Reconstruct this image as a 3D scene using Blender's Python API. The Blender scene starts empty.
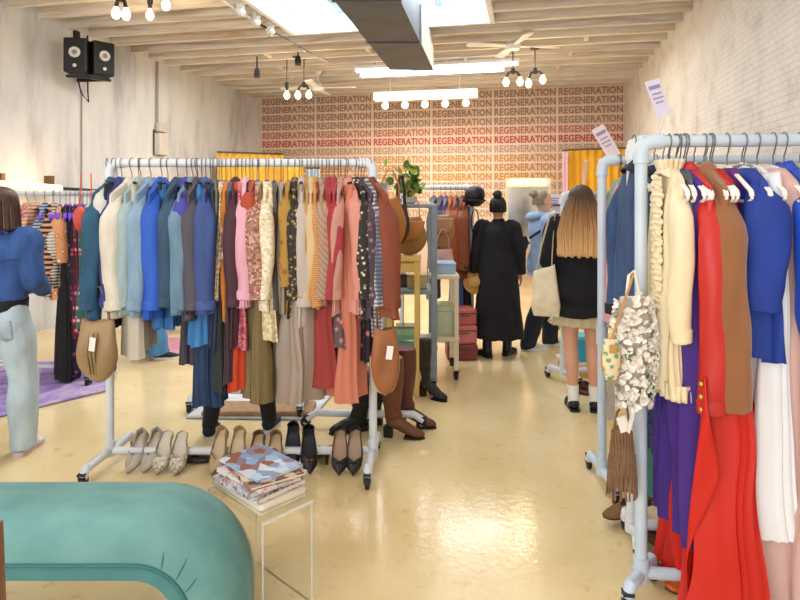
import bpy, bmesh, math, random
from mathutils import Vector, Matrix, noise as mnoise

R = math.radians
PI = math.pi
scene = bpy.context.scene
COL = scene.collection

# ---------------------------------------------------------------- camera frame
F, H, HY = 600.0, 1.57, 200.0            # focal length in pixels, eye height, horizon row
TH = math.atan(127 / 600)                # the camera is turned this far from the room's long axis
CO, SI = math.cos(TH), math.sin(TH)

def W(xc, z, h=0.0):
    """camera-aligned floor coordinates (right, ahead, up) -> room coordinates"""
    return Vector((xc * CO - z * SI, xc * SI + z * CO, h))

def P(px, py, z):
    return W((px - 400) / F * z, z, H + (HY - py) / F * z)

def G(px, py, h=0.0):
    z = F * (H - h) / (py - HY)
    return W((px - 400) / F * z, z, h)

# ---------------------------------------------------------------- materials
def lin(c):
    c = c.lstrip('#')
    out = []
    for i in (0, 2, 4):
        v = int(c[i:i + 2], 16) / 255
        out.append(v / 12.92 if v <= 0.04045 else ((v + 0.055) / 1.055) ** 2.4)
    return (*out, 1.0)

_mats = {}

def mat(col='#888888', pat='noise', col2=None, col3=None, scale=30.0, rough=0.75, metal=0.0, bump=0.15,
        emis=0.0, trans=0.0, alpha=1.0, stretch=(1, 1, 1), sheen=0.0, coat=0.0, ior=1.45, vary=0.12):
    key = (col, pat, col2, col3, scale, rough, metal, bump, emis, trans, alpha, stretch, sheen, coat, ior, vary)
    if key in _mats:
        return _mats[key]
    m = bpy.data.materials.new(f"{pat}_{col.strip('#')}")
    m.use_nodes = True
    nt = m.node_tree
    N, L = nt.nodes, nt.links
    b = N['Principled BSDF']
    b.inputs['Roughness'].default_value = rough
    b.inputs['Metallic'].default_value = metal
    b.inputs['IOR'].default_value = ior
    b.inputs['Transmission Weight'].default_value = trans
    b.inputs['Alpha'].default_value = alpha
    b.inputs['Sheen Weight'].default_value = sheen
    b.inputs['Coat Weight'].default_value = coat
    b.inputs['Coat Roughness'].default_value = 0.12
    c1 = lin(col)
    if emis:
        b.inputs['Emission Color'].default_value = c1
        b.inputs['Emission Strength'].default_value = emis
    tc = N.new('ShaderNodeTexCoord')
    mp = N.new('ShaderNodeMapping')
    mp.inputs['Scale'].default_value = stretch
    L.new(tc.outputs['Object'], mp.inputs['Vector'])
    V = mp.outputs['Vector']

    def ramp(fac, stops, const=False):
        r = N.new('ShaderNodeValToRGB')
        if const:
            r.color_ramp.interpolation = 'CONSTANT'
        e = r.color_ramp.elements
        while len(e) < len(stops):
            e.new(0.5)
        for k, (p, c) in enumerate(stops):
            e[k].position = p
            e[k].color = c
        L.new(fac, r.inputs['Fac'])
        return r.outputs['Color']

    def noise(sc, det=3.0, vec=V, dist=0.0):
        n = N.new('ShaderNodeTexNoise')
        n.inputs['Scale'].default_value = sc
        n.inputs['Detail'].default_value = det
        n.inputs['Distortion'].default_value = dist
        L.new(vec, n.inputs['Vector'])
        return n.outputs['Fac']

    def vor(sc, feat='F1'):
        v = N.new('ShaderNodeTexVoronoi')
        v.feature = feat
        v.inputs['Scale'].default_value = sc
        L.new(V, v.inputs['Vector'])
        return v

    def wave(sc, direction='Z', dist=0.0, prof='SIN'):
        w = N.new('ShaderNodeTexWave')
        w.wave_profile = prof
        if direction == 'D':
            w.bands_direction = 'DIAGONAL'
        else:
            w.bands_direction = direction
        w.inputs['Scale'].default_value = sc
        w.inputs['Distortion'].default_value = dist
        L.new(V, w.inputs['Vector'])
        return w.outputs['Fac']

    def shade(c, f):
        return (min(1, c[0] * f), min(1, c[1] * f), min(1, c[2] * f), 1)
    c2 = lin(col2) if col2 else shade(c1, 1 - 2 * vary)
    c3 = lin(col3) if col3 else shade(c1, 1 + vary)
    height = None
    if pat == 'plain':
        b.inputs['Base Color'].default_value = c1
    elif pat == 'noise':
        f = noise(scale)
        L.new(ramp(f, [(0.3, c2 if col2 else shade(c1, 1 - vary)), (0.7, c1)]), b.inputs['Base Color'])
        height = f
    elif pat == 'denim':
        f = noise(16, 6)
        f2 = noise(260, 2)
        mx = N.new('ShaderNodeMath'); mx.operation = 'MULTIPLY_ADD'
        L.new(f2, mx.inputs[0]); mx.inputs[1].default_value = 0.35
        L.new(f, mx.inputs[2])
        L.new(ramp(mx.outputs[0], [(0.48, c2), (0.82, c1)]), b.inputs['Base Color'])
        height = f2
    elif pat == 'floral':
        v = vor(scale)
        n = noise(scale * 0.6, 2)
        mx = N.new('ShaderNodeMix'); mx.data_type = 'RGBA'
        L.new(ramp(v.outputs['Distance'], [(0.0, c3), (0.22, c3), (0.34, c2), (0.5, c1), (1, c1)]), mx.inputs[6])
        mx.inputs[7].default_value = c1
        L.new(ramp(n, [(0.54, (0, 0, 0, 1)), (0.62, (1, 1, 1, 1))]), mx.inputs[0])
        L.new(mx.outputs[2], b.inputs['Base Color'])
    elif pat == 'sequin':
        v = vor(scale)
        L.new(ramp(v.outputs['Color'], [(0.15, c2), (0.5, c1), (0.85, c3)]), b.inputs['Base Color'])
        height = v.outputs['Distance']
    elif pat in ('stripe', 'stripev', 'diag'):
        f = wave(scale, {'stripe': 'Z', 'stripev': 'X', 'diag': 'D'}[pat], 0.6)
        L.new(ramp(f, [(0.45, c1), (0.55, c2)]), b.inputs['Base Color'])
    elif pat == 'plaid':
        a, c = wave(scale, 'Z'), wave(scale, 'X')
        ad = N.new('ShaderNodeMath'); ad.operation = 'ADD'
        L.new(a, ad.inputs[0]); L.new(c, ad.inputs[1])
        mu = N.new('ShaderNodeMath'); mu.operation = 'MULTIPLY'; mu.inputs[1].default_value = 0.5
        L.new(ad.outputs[0], mu.inputs[0])
        L.new(ramp(mu.outputs[0], [(0.2, c1), (0.55, c2), (0.85, c3)]), b.inputs['Base Color'])
    elif pat == 'grad':                      # vertical fade along the object's own height, c1 top, c2 bottom
        tcx = N.new('ShaderNodeSeparateXYZ')
        L.new(tc.outputs['Generated'], tcx.inputs[0])
        n = noise(scale, 3)
        ad = N.new('ShaderNodeMath'); ad.operation = 'MULTIPLY_ADD'; ad.inputs[1].default_value = 0.35
        L.new(n, ad.inputs[0]); L.new(tcx.outputs['Z'], ad.inputs[2])
        L.new(ramp(ad.outputs[0], [(0.3, c2), (0.75, c3), (1.05, c1)]), b.inputs['Base Color'])
        height = n
    elif pat == 'brick':
        br = N.new('ShaderNodeTexBrick')
        mp.inputs['Rotation'].default_value = (0, R(90), R(90)) if False else (0, 0, 0)
        br.inputs['Color1'].default_value = c1
        br.inputs['Color2'].default_value = c2
        br.inputs['Mortar'].default_value = c3
        br.inputs['Scale'].default_value = scale
        br.inputs['Mortar Size'].default_value = 0.012
        L.new(V, br.inputs['Vector'])
        L.new(br.outputs['Color'], b.inputs['Base Color'])
        height = br.outputs['Fac']
    elif pat == 'wood':
        f = noise(scale, 5, dist=1.2)
        L.new(ramp(f, [(0.28, c2), (0.5, c1), (0.75, c3)]), b.inputs['Base Color'])
        height = f
    if height is not None and bump:
        bp = N.new('ShaderNodeBump')
        bp.inputs['Strength'].default_value = bump
        bp.inputs['Distance'].default_value = 0.01
        L.new(height, bp.inputs['Height'])
        L.new(bp.outputs['Normal'], b.inputs['Normal'])
    _mats[key] = m
    return m

# ---------------------------------------------------------------- mesh builder
class MB:
    def __init__(s):
        s.v, s.f = [], []

    def add(s, vs, fs):
        o = len(s.v)
        s.v.extend(Vector(v) for v in vs)
        s.f.extend(tuple(o + i for i in f) for f in fs)
        return s

    def box(s, c, d, rot=None):
        x, y, z = d[0] / 2, d[1] / 2, d[2] / 2
        vs = [Vector(q) for q in ((-x, -y, -z), (x, -y, -z), (x, y, -z), (-x, y, -z), (-x, -y, z), (x, -y, z), (x, y, z), (-x, y, z))]
        if rot is not None:
            m = rot if isinstance(rot, Matrix) else Matrix.Rotation(rot, 3, 'Z')
            vs = [m @ q for q in vs]
        return s.add([q + Vector(c) for q in vs], [(3, 2, 1, 0), (4, 5, 6, 7), (0, 1, 5, 4), (1, 2, 6, 5), (2, 3, 7, 6), (3, 0, 4, 7)])

    def bar(s, a, b, w, h, up=(0, 0, 1)):
        a, b = Vector(a), Vector(b)
        t = (b - a).normalized()
        sd = t.cross(Vector(up))
        if sd.length < 1e-4:
            sd = Vector((1, 0, 0))
        sd.normalize()
        n = sd.cross(t)
        m = Matrix((t, sd, n)).transposed()
        return s.box((a + b) / 2, ((b - a).length, w, h), m)

    def tube(s, pts, rad, seg=10, caps=True, ref=(0, 1, 0), closed=False):
        pts = [Vector(p) for p in pts]
        n = len(pts)
        if not isinstance(rad, (list, tuple)) or (isinstance(rad, tuple) and len(rad) == 2 and n != 2):
            rad = [rad] * n
        o = len(s.v)
        ref = Vector(ref)
        for i, p in enumerate(pts):
            if closed:
                t = pts[(i + 1) % n] - pts[i - 1]
            else:
                t = pts[min(i + 1, n - 1)] - pts[max(i - 1, 0)]
            if t.length < 1e-9:
                t = Vector((0, 0, 1))
            t.normalize()
            sd = ref.cross(t)
            if sd.length < 0.05:
                sd = Vector((1, 0.2, 0)).cross(t)
            sd.normalize()
            up = t.cross(sd)
            r = rad[i]
            ra, rb = r if isinstance(r, (list, tuple)) else (r, r)
            for k in range(seg):
                a = 2 * PI * k / seg
                s.v.append(p + sd * (ra * math.cos(a)) + up * (rb * math.sin(a)))
        m = n if closed else n - 1
        for i in range(m):
            j = (i + 1) % n
            for k in range(seg):
                k2 = (k + 1) % seg
                s.f.append((o + i * seg + k, o + i * seg + k2, o + j * seg + k2, o + j * seg + k))
        if caps and not closed:
            s.f.append(tuple(o + k for k in reversed(range(seg))))
            s.f.append(tuple(o + (n - 1) * seg + k for k in range(seg)))
        return s

    def cyl(s, a, b, r, seg=14):
        return s.tube([a, b], [r, r], seg)

    def grid(s, fn, nu, nv, wrap=False, cap0=False, cap1=False):
        """fn(u, v): u around / across (0..1), v along"""
        o = len(s.v)
        cu = nu if wrap else nu + 1
        for j in range(nv + 1):
            for i in range(cu):
                s.v.append(Vector(fn(i / nu, j / nv)))
        for j in range(nv):
            for i in range(nu):
                i2 = (i + 1) % cu
                s.f.append((o + j * cu + i, o + j * cu + i2, o + (j + 1) * cu + i2, o + (j + 1) * cu + i))
        if cap0 == 'strip':                       # ring mirrored in y: bridge the two sides
            for i in range(cu // 2):
                a, b, c, d = i, i + 1, (cu - i - 1) % cu, (cu - i) % cu
                q = []
                for k in (a, b, c, d):
                    if k not in q:
                        q.append(k)
                if len(q) > 2:
                    s.f.append(tuple(o + k for k in q))
        elif cap0:
            s.f.append(tuple(o + i for i in reversed(range(cu))))
        if cap1:
            s.f.append(tuple(o + nv * cu + i for i in range(cu)))
        return s

    def ball(s, c, r, nu=16, nv=10, rot=None):
        c = Vector(c)
        r = r if isinstance(r, (tuple, list)) else (r, r, r)

        def fn(u, v):
            a, t = 2 * PI * u, PI * (v * 0.998 + 0.001)
            q = Vector((r[0] * math.sin(t) * math.cos(a), r[1] * math.sin(t) * math.sin(a), -r[2] * math.cos(t)))
            if rot is not None:
                q = rot @ q
            return c + q
        return s.grid(fn, nu, nv, wrap=True, cap0=True, cap1=True)

    def lathe(s, prof, c=(0, 0, 0), seg=24):
        c = Vector(c)
        o = len(s.v)
        for r, z in prof:
            for k in range(seg):
                a = 2 * PI * k / seg
                s.v.append(c + Vector((r * math.cos(a), r * math.sin(a), z)))
        for i in range(len(prof) - 1):
            for k in range(seg):
                k2 = (k + 1) % seg
                s.f.append((o + i * seg + k, o + i * seg + k2, o + (i + 1) * seg + k2, o + (i + 1) * seg + k))
        s.f.append(tuple(o + k for k in reversed(range(seg))))
        s.f.append(tuple(o + (len(prof) - 1) * seg + k for k in range(seg)))
        return s

    def prism(s, outline, z0, z1, M=None):
        n = len(outline)
        vs = [Vector((x, y, z0)) for x, y in outline] + [Vector((x, y, z1)) for x, y in outline]
        if M is not None:
            vs = [M @ v for v in vs]
        fs = [tuple(reversed(range(n))), tuple(range(n, 2 * n))] + [(i, (i + 1) % n, n + (i + 1) % n, n + i) for i in range(n)]
        return s.add(vs, fs)

    def xform(s, M):
        s.v = [M @ v for v in s.v]
        return s

    def jitter(s, amp, freq, seed=0):
        off = Vector((seed * 3.1, seed * 1.7, seed * 2.3))
        s.v = [v + mnoise.noise_vector(v * freq + off) * amp for v in s.v]
        return s

    def mesh(s, name):
        me = bpy.data.meshes.new(name)
        me.from_pydata([tuple(v) for v in s.v], [], s.f)
        me.update()
        return me

    def build(s, name, m, parent=None, off=None, smooth=40, bevel=0.0, sub=0, solid=0.0):
        if off is not None:
            off = Vector(off)
            s.v = [v - off for v in s.v]
        me = s.mesh(name)
        return link(name, me, m, parent, smooth, bevel, sub, solid)


def link(name, me, m, parent=None, smooth=40, bevel=0.0, sub=0, solid=0.0):
    me.materials.clear()
    me.materials.append(m)
    bm = bmesh.new()
    bm.from_mesh(me)
    bmesh.ops.recalc_face_normals(bm, faces=bm.faces)
    bm.to_mesh(me)
    bm.free()
    if smooth:
        me.shade_smooth()
        me.set_sharp_from_angle(angle=R(smooth))
    o = bpy.data.objects.new(name, me)
    COL.objects.link(o)
    if parent is not None:
        o.parent = parent
    if solid:
        md = o.modifiers.new('solid', 'SOLIDIFY'); md.thickness = solid; md.offset = 0
    if bevel:
        md = o.modifiers.new('bevel', 'BEVEL'); md.width = bevel; md.segments = 2; md.limit_method = 'ANGLE'; md.angle_limit = R(40)
        md.harden_normals = False
    if sub:
        md = o.modifiers.new('sub', 'SUBSURF'); md.levels = sub; md.render_levels = sub
    return o


def tag(o, label, cat, group=None, kind=None):
    o['label'] = label
    o['category'] = cat
    if group:
        o['group'] = group
    if kind:
        o['kind'] = kind
    return o


def thing(name, label, cat, loc=(0, 0, 0), rz=0.0, group=None):
    o = bpy.data.objects.new(name, None)
    COL.objects.link(o)
    o.location = loc
    o.rotation_euler = (0, 0, rz)
    o.empty_display_size = 0.1
    return tag(o, label, cat, group)


def struct(o):
    o['kind'] = 'structure'
    return o


def dup(root, label=None, group=None):
    r = root.copy(); COL.objects.link(r)
    if label:
        r['label'] = label
    if group:
        r['group'] = group
    for ch in list(root.children):
        c = ch.copy(); COL.objects.link(c); c.parent = r
        for g in list(ch.children):
            d = g.copy(); COL.objects.link(d); d.parent = c
    return r


def remesh(mb, voxel, name, m, parent=None, smooth_it=6, nz=0.0, nf=8.0, seed=0, off=None):
    """fuse overlapping shapes into one continuous skin"""
    if off is not None:
        mb.v = [v - Vector(off) for v in mb.v]
    me = mb.mesh('tmp')
    bm = bmesh.new(); bm.from_mesh(me)
    bmesh.ops.recalc_face_normals(bm, faces=bm.faces)
    bm.to_mesh(me); bm.free()
    t = bpy.data.objects.new('tmp', me)
    COL.objects.link(t)
    md = t.modifiers.new('r', 'REMESH'); md.mode = 'VOXEL'; md.voxel_size = voxel
    if smooth_it:
        ms = t.modifiers.new('s', 'SMOOTH'); ms.iterations = smooth_it; ms.factor = 0.5
    dg = bpy.context.evaluated_depsgraph_get()
    me2 = bpy.data.meshes.new_from_object(t.evaluated_get(dg))
    bpy.data.objects.remove(t)
    if nz:
        offv = Vector((seed, seed * 2.0, -seed))
        for v in me2.vertices:
            c = v.co
            q = Vector((c.x * nf, c.y * nf, c.z * nf * 0.55)) + offv
            d = mnoise.noise(q) + 0.5 * mnoise.noise(q * 2.3)
            v.co = c + v.normal * (nz * d)
    me2.name = name
    return link(name, me2, m, parent, smooth=80)
# ================================================================ room shell
XL, XR, YF, YB, ZJ, ZC = -5.72, 1.86, -2.6, 12.2, 3.75, 3.93
SX0, SX1, SY0, SY1 = -3.0, -0.44, 4.6, 7.45          # skylight opening

m_floor = mat('#dcc48b', 'noise', col2='#d0b577', scale=2.2, rough=0.22, bump=0.06, coat=0.35)
def floor_material():
    m = bpy.data.materials.new('painted_floor'); m.use_nodes = True
    nt = m.node_tree; N, L = nt.nodes, nt.links
    b = N['Principled BSDF']
    tc = N.new('ShaderNodeTexCoord')
    def nz(sc, det):
        n = N.new('ShaderNodeTexNoise'); n.inputs['Scale'].default_value = sc; n.inputs['Detail'].default_value = det
        L.new(tc.outputs['Object'], n.inputs['Vector']); return n.outputs['Fac']
    r = N.new('ShaderNodeValToRGB')
    e = r.color_ramp.elements
    e[0].position = 0.3; e[0].color = lin('#dac08c')
    e[1].position = 0.72; e[1].color = lin('#e8d5a8')
    L.new(nz(1.6, 6), r.inputs['Fac'])
    s = N.new('ShaderNodeValToRGB')                       # scattered darker scuffs
    e = s.color_ramp.elements
    e[0].position = 0.60; e[0].color = (1, 1, 1, 1); e[1].position = 0.75; e[1].color = (0.74, 0.70, 0.62, 1)
    L.new(nz(14, 5), s.inputs['Fac'])
    mx = N.new('ShaderNodeMix'); mx.data_type = 'RGBA'; mx.blend_type = 'MULTIPLY'; mx.inputs[0].default_value = 0.7
    L.new(r.outputs['Color'], mx.inputs[6]); L.new(s.outputs['Color'], mx.inputs[7])
    L.new(mx.outputs[2], b.inputs['Base Color'])
    rr = N.new('ShaderNodeMapRange'); rr.inputs['To Min'].default_value = 0.07; rr.inputs['To Max'].default_value = 0.22
    L.new(nz(6, 4), rr.inputs['Value']); L.new(rr.outputs['Result'], b.inputs['Roughness'])
    bp = N.new('ShaderNodeBump'); bp.inputs['Strength'].default_value = 0.30; bp.inputs['Distance'].default_value = 0.004
    L.new(nz(26, 4), bp.inputs['Height']); L.new(bp.outputs['Normal'], b.inputs['Normal'])
    return m
fl = MB().box(((XL + XR) / 2, (YF + YB) / 2, -0.05), (XR - XL + 0.4, YB - YF + 0.4, 0.1)).build('floor', floor_material(), smooth=0)
struct(fl)

def wall_mat(c1, c2, c3, stretch, sc, bump, brick=False):
    m = bpy.data.materials.new('painted_wall'); m.use_nodes = True
    nt = m.node_tree; N, L = nt.nodes, nt.links
    b = N['Principled BSDF']; b.inputs['Roughness'].default_value = 0.85
    tc = N.new('ShaderNodeTexCoord'); mp = N.new('ShaderNodeMapping'); mp.inputs['Scale'].default_value = stretch
    L.new(tc.outputs['Object'], mp.inputs['Vector'])
    n = N.new('ShaderNodeTexNoise'); n.inputs['Scale'].default_value = sc; n.inputs['Detail'].default_value = 7; n.inputs['Roughness'].default_value = 0.62
    L.new(mp.outputs['Vector'], n.inputs['Vector'])
    r = N.new('ShaderNodeValToRGB'); e = r.color_ramp.elements; e.new(0.5)
    for k, (p, c) in enumerate(((0.30, c2), (0.47, c1), (0.70, c3))):
        e[k].position = p; e[k].color = lin(c)
    L.new(n.outputs['Fac'], r.inputs['Fac'])
    L.new(r.outputs['Color'], b.inputs['Base Color'])
    bp = N.new('ShaderNodeBump'); bp.inputs['Strength'].default_value = bump; bp.inputs['Distance'].default_value = 0.02
    if brick:
        mp2 = N.new('ShaderNodeMapping'); mp2.inputs['Rotation'].default_value = (R(90), 0, R(90))
        sx = N.new('ShaderNodeSeparateXYZ'); cx = N.new('ShaderNodeCombineXYZ')
        L.new(tc.outputs['Object'], sx.inputs[0]); L.new(sx.outputs['Y'], cx.inputs['X']); L.new(sx.outputs['Z'], cx.inputs['Y'])
        br = N.new('ShaderNodeTexBrick'); br.inputs['Scale'].default_value = 4.6; br.inputs['Mortar Size'].default_value = 0.016
        br.inputs['Mortar Smooth'].default_value = 0.6
        L.new(cx.outputs[0], br.inputs['Vector'])
        sub = N.new('ShaderNodeMath'); sub.operation = 'SUBTRACT'
        L.new(n.outputs['Fac'], sub.inputs[0]); L.new(br.outputs['Fac'], sub.inputs[1])
        L.new(sub.outputs[0], bp.inputs['Height'])
        mx = N.new('ShaderNodeMix'); mx.data_type = 'RGBA'; mx.blend_type = 'MULTIPLY'
        ml = N.new('ShaderNodeMath'); ml.operation = 'MULTIPLY'; ml.inputs[1].default_value = 0.25
        L.new(br.outputs['Fac'], ml.inputs[0]); L.new(ml.outputs[0], mx.inputs[0])
        L.new(r.outputs['Color'], mx.inputs[6]); mx.inputs[7].default_value = lin('#b5aaa2')
        L.new(mx.outputs[2], b.inputs['Base Color'])
    else:
        L.new(n.outputs['Fac'], bp.inputs['Height'])
    L.new(bp.outputs['Normal'], b.inputs['Normal'])
    return m

wl = MB().box((XL - 0.1, (YF + YB) / 2, 2.2), (0.2, YB - YF + 0.4, 4.4)).build('wall_left', wall_mat('#d0d3d7', '#a6a9b0', '#e2e3e3', (0.9, 0.9, 0.22), 1.9, 0.25), smooth=0)
wr = MB().box((XR + 0.1, (YF + YB) / 2, 2.2), (0.2, YB - YF + 0.4, 4.4)).build('wall_right', wall_mat('#e6e3df', '#d2cbc5', '#f0eeeb', (1, 1, 1), 3.0, 0.5, True), smooth=0)
wb = MB().box(((XL + XR) / 2, YB + 0.1, 2.2), (XR - XL + 0.4, 0.2, 4.4)).build('wall_back', mat('#e6cab6', 'noise', col2='#dcbca6', scale=1.2, rough=0.85, bump=0.05), smooth=0)
for o in (wl, wr, wb):
    struct(o)
# street side behind the camera: piers and a header around a wide shop window
fr = MB()
fr.box((XL + 0.5, YF - 0.1, 2.2), (1.4, 0.2, 4.4)).box((XR - 0.5, YF - 0.1, 2.2), (1.4, 0.2, 4.4))
fr.box(((XL + XR) / 2, YF - 0.1, 3.9), (XR - XL, 0.2, 1.0)).box(((XL + XR) / 2, YF - 0.1, 0.2), (XR - XL, 0.2, 0.4))
struct(fr.build('wall_front', mat('#e6e0d8', 'noise', scale=3), smooth=0))
wf = MB()
for x in (XL + 1.2, (XL + XR) / 2, XR - 1.2):
    wf.box((x, YF - 0.08, 1.9), (0.08, 0.08, 3.0))
struct(wf.build('window_1', mat('#3a3a3c', 'noise', rough=0.4), smooth=0))

# ceiling deck around the skylight, then the exposed joists
m_deck = mat('#d6ccbf', 'wood', col2='#b8a692', col3='#e4dcd2', scale=2.0, rough=0.8, bump=0.1, stretch=(0.5, 6, 1))
ck = MB()
zt = ZC + 0.04
ck.box(((XL + SX0) / 2, (YF + YB) / 2, zt), (SX0 - XL + 0.0, YB - YF, 0.08))
ck.box(((SX1 + XR) / 2, (YF + YB) / 2, zt), (XR - SX1, YB - YF, 0.08))
ck.box(((SX0 + SX1) / 2, (SY1 + YB) / 2, zt), (SX1 - SX0, YB - SY1, 0.08))
ck.box(((SX0 + SX1) / 2, (YF + SY0) / 2, zt), (SX1 - SX0, SY0 - YF, 0.08))
struct(ck.build('ceiling', m_deck, smooth=0))

m_joist = mat('#ddd2c4', 'wood', col2='#c0ab92', col3='#eae3d9', scale=2.4, rough=0.75, bump=0.15, stretch=(0.35, 4, 5))
m_joist_grey = mat('#d3cbc2', 'wood', col2='#aa9c8b', col3='#e2dbd3', scale=2.4, rough=0.75, bump=0.2, stretch=(0.35, 4, 5))
y = 1.0
k = 0
joist_n = 0
while y < YB - 0.1:
    inside = SY0 - 0.03 < y < SY1 + 0.03
    for a, b in (((XL, SX0 - 0.06), (SX1 + 0.06, XR)) if inside else ((XL, XR),)):
        j = MB().box(((a + b) / 2, y, (ZJ + ZC) / 2 - 0.0), (b - a, 0.07, ZC - ZJ))
        struct(j.build('ceiling_beam', m_joist_grey if k % 3 == 1 else m_joist, smooth=0))
    if k % 2 and not inside:                              # solid blocking between two joists
        for x in (-4.2, -2.6, -1.1, 0.5):
            struct(MB().box((x + 0.15 * (k % 3), y + 0.215, ZJ + 0.1), (0.05, 0.36, 0.14)).build('ceiling_beam', m_joist, smooth=0))
    y += 0.43
    k += 1

# skylight well, its bars, glass
well = MB()
zt2 = 4.05
for (c, d) in ((((SX0 + SX1) / 2, SY1 + 0.02, (ZJ + zt2) / 2), (SX1 - SX0 + 0.12, 0.06, zt2 - ZJ)),
               (((SX0 + SX1) / 2, SY0 - 0.02, (ZJ + zt2) / 2), (SX1 - SX0 + 0.12, 0.06, zt2 - ZJ)),
               ((SX0 - 0.02, (SY0 + SY1) / 2, (ZJ + zt2) / 2), (0.06, SY1 - SY0, zt2 - ZJ)),
               ((SX1 + 0.02, (SY0 + SY1) / 2, (ZJ + zt2) / 2), (0.06, SY1 - SY0, zt2 - ZJ))):
    well.box(c, d)
struct(well.build('window_2', mat('#f2f2f0', 'noise', scale=4, rough=0.6, vary=0.04), smooth=0))
bars = MB()
for x in (SX0 + 0.64, SX0 + 1.28, SX0 + 1.92):
    bars.box((x, (SY0 + SY1) / 2, zt2 - 0.02), (0.05, SY1 - SY0, 0.07))
for yy in (SY0 + 1.0, SY0 + 2.0):
    bars.box(((SX0 + SX1) / 2, yy, zt2 - 0.02), (SX1 - SX0, 0.04, 0.06))
struct(bars.build('window_3', mat('#b4d2e2', 'noise', scale=8, rough=0.5, vary=0.05), smooth=0))
gl = MB().box(((SX0 + SX1) / 2, (SY0 + SY1) / 2, zt2 + 0.03), (SX1 - SX0, SY1 - SY0, 0.012))
struct(gl.build('window_4', mat('#f4fbff', 'plain', rough=0.0, trans=1.0, ior=1.02), smooth=0))

# ---------------------------------------------------------------- lettered mural on the back wall
ROWS = [(3.70, '#a08474'), (3.52, '#a38474'), (3.335, '#9f8376'), (3.15, '#a68878'), (2.965, '#c07c6e'), (2.78, '#c05a52'),
        (2.595, '#b89c8c'), (2.41, '#c29158'), (2.225, '#c28d4c'), (2.04, '#c98f3c'), (1.855, '#b89c80'), (1.67, '#c4a078'),
        (1.485, '#b89c80'), (1.30, '#b89c80')]
PITCH = 1.253
mural = thing('wall_lettering', 'rows of block capitals REGENERATION painted across the far wall, brown, red and ochre', 'mural', (0, YB, 0))
cu = bpy.data.curves.new('txt', 'FONT')
cu.body = 'REGENERATION'
cu.align_x = 'LEFT'
cu.resolution_u = 2
cu.offset = 0.034
cu.space_character = 1.04
to = bpy.data.objects.new('txt', cu)
COL.objects.link(to)
dg = bpy.context.evaluated_depsgraph_get()
tm = bpy.data.meshes.new_from_object(to.evaluated_get(dg))
bpy.data.objects.remove(to)
tv = [v.co.copy() for v in tm.vertices]
tf = [tuple(p.vertices) for p in tm.polygons]
x0, x1 = min(v.x for v in tv), max(v.x for v in tv)
y0, y1 = min(v.y for v in tv), max(v.y for v in tv)
for zc, c in ROWS:
    mb = MB()
    for k in range(6):
        xa = XL + 0.07 + k * PITCH
        mb.add([(xa + (v.x - x0) / (x1 - x0) * (PITCH - 0.06), -0.004, zc - 0.072 + (v.y - y0) / (y1 - y0) * 0.145) for v in tv], tf)
    o = mb.build('lettering_row', mat(c, 'noise', scale=6, rough=0.8, bump=0, vary=0.06), mural, smooth=0)
ln = MB()
for zc, c in ROWS:
    ln.box(((XL + XR) / 2, -0.002, zc + 0.0925), (XR - XL, 0.004, 0.018))
for k in range(1, 6):
    ln.box((XL + 0.03 + k * PITCH, -0.003, 2.5), (0.024, 0.004, 2.5))
ln.build('grid_lines', mat('#efdccb', 'noise', scale=6, rough=0.8, bump=0, vary=0.05), mural, smooth=0)

# ---------------------------------------------------------------- ceiling services
m_duct = mat('#565c66', 'noise', col2='#454b54', scale=3, rough=0.55, metal=0.0, bump=0.06)
m_duct2 = mat('#c2bcb4', 'noise', col2='#a9a29a', scale=3, rough=0.5, metal=0.4, bump=0.05)
dz = 7.95
da = math.atan(94 / 600)
dd = Vector((math.sin(da), math.cos(da)))                # duct direction, camera frame
pl = Vector(((390 - 400) / F * dz, dz)); pr = Vector(((433 - 400) / F * dz, dz))
hb, ht = 3.29, 3.70
duct = thing('air_duct', 'long rectangular sheet-metal air duct hung under the ceiling beside the skylight', 'duct', W(pl.x, pl.y, hb))
def dpt(s, t, h):   # s across 0..1, t metres toward the camera
    q = pl.lerp(pr, s) - dd * t
    return W(q.x, q.y, h)
def duct_run(mb, t0, t1, grow=0.0):
    vs = []
    for t in (t0, t1):
        for s_, h_ in ((-grow, hb - grow * 0.5), (1 + grow, hb - grow * 0.5), (1 + grow, ht), (-grow, ht)):
            vs.append(dpt(s_, t, h_))
    mb.add(vs, [(0, 1, 2, 3), (7, 6, 5, 4), (0, 4, 5, 1), (1, 5, 6, 2), (2, 6, 7, 3), (3, 7, 4, 0)])
o = duct.location
for (a, b) in ((0, 1.4), (1.44, 2.8), (2.84, 4.4)):
    mb = MB(); duct_run(mb, a, b); mb.build('duct_section', m_duct, duct, o, smooth=0)
for t in (1.40, 2.80):
    mb = MB(); duct_run(mb, t, t + 0.04, 0.03); mb.build('duct_flange', m_duct, duct, o, smooth=0)
mb = MB()   # right face of the end section, in a paler tone
mb.add([dpt(1.012, 0.02, hb), dpt(1.012, 1.38, hb), dpt(1.012, 1.38, ht), dpt(1.012, 0.02, ht)], [(0, 1, 2, 3)])
mb.build('pale_side_face', m_duct2, duct, o, smooth=0)
mb = MB()
for t in (0.15, 2.5):
    for s_ in (0.05, 0.95):
        mb.cyl(dpt(s_, t, ht - 0.02), dpt(s_, t, ZC), 0.012, 6)
mb.build('hanger_strap', m_duct2, duct, o)

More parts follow.
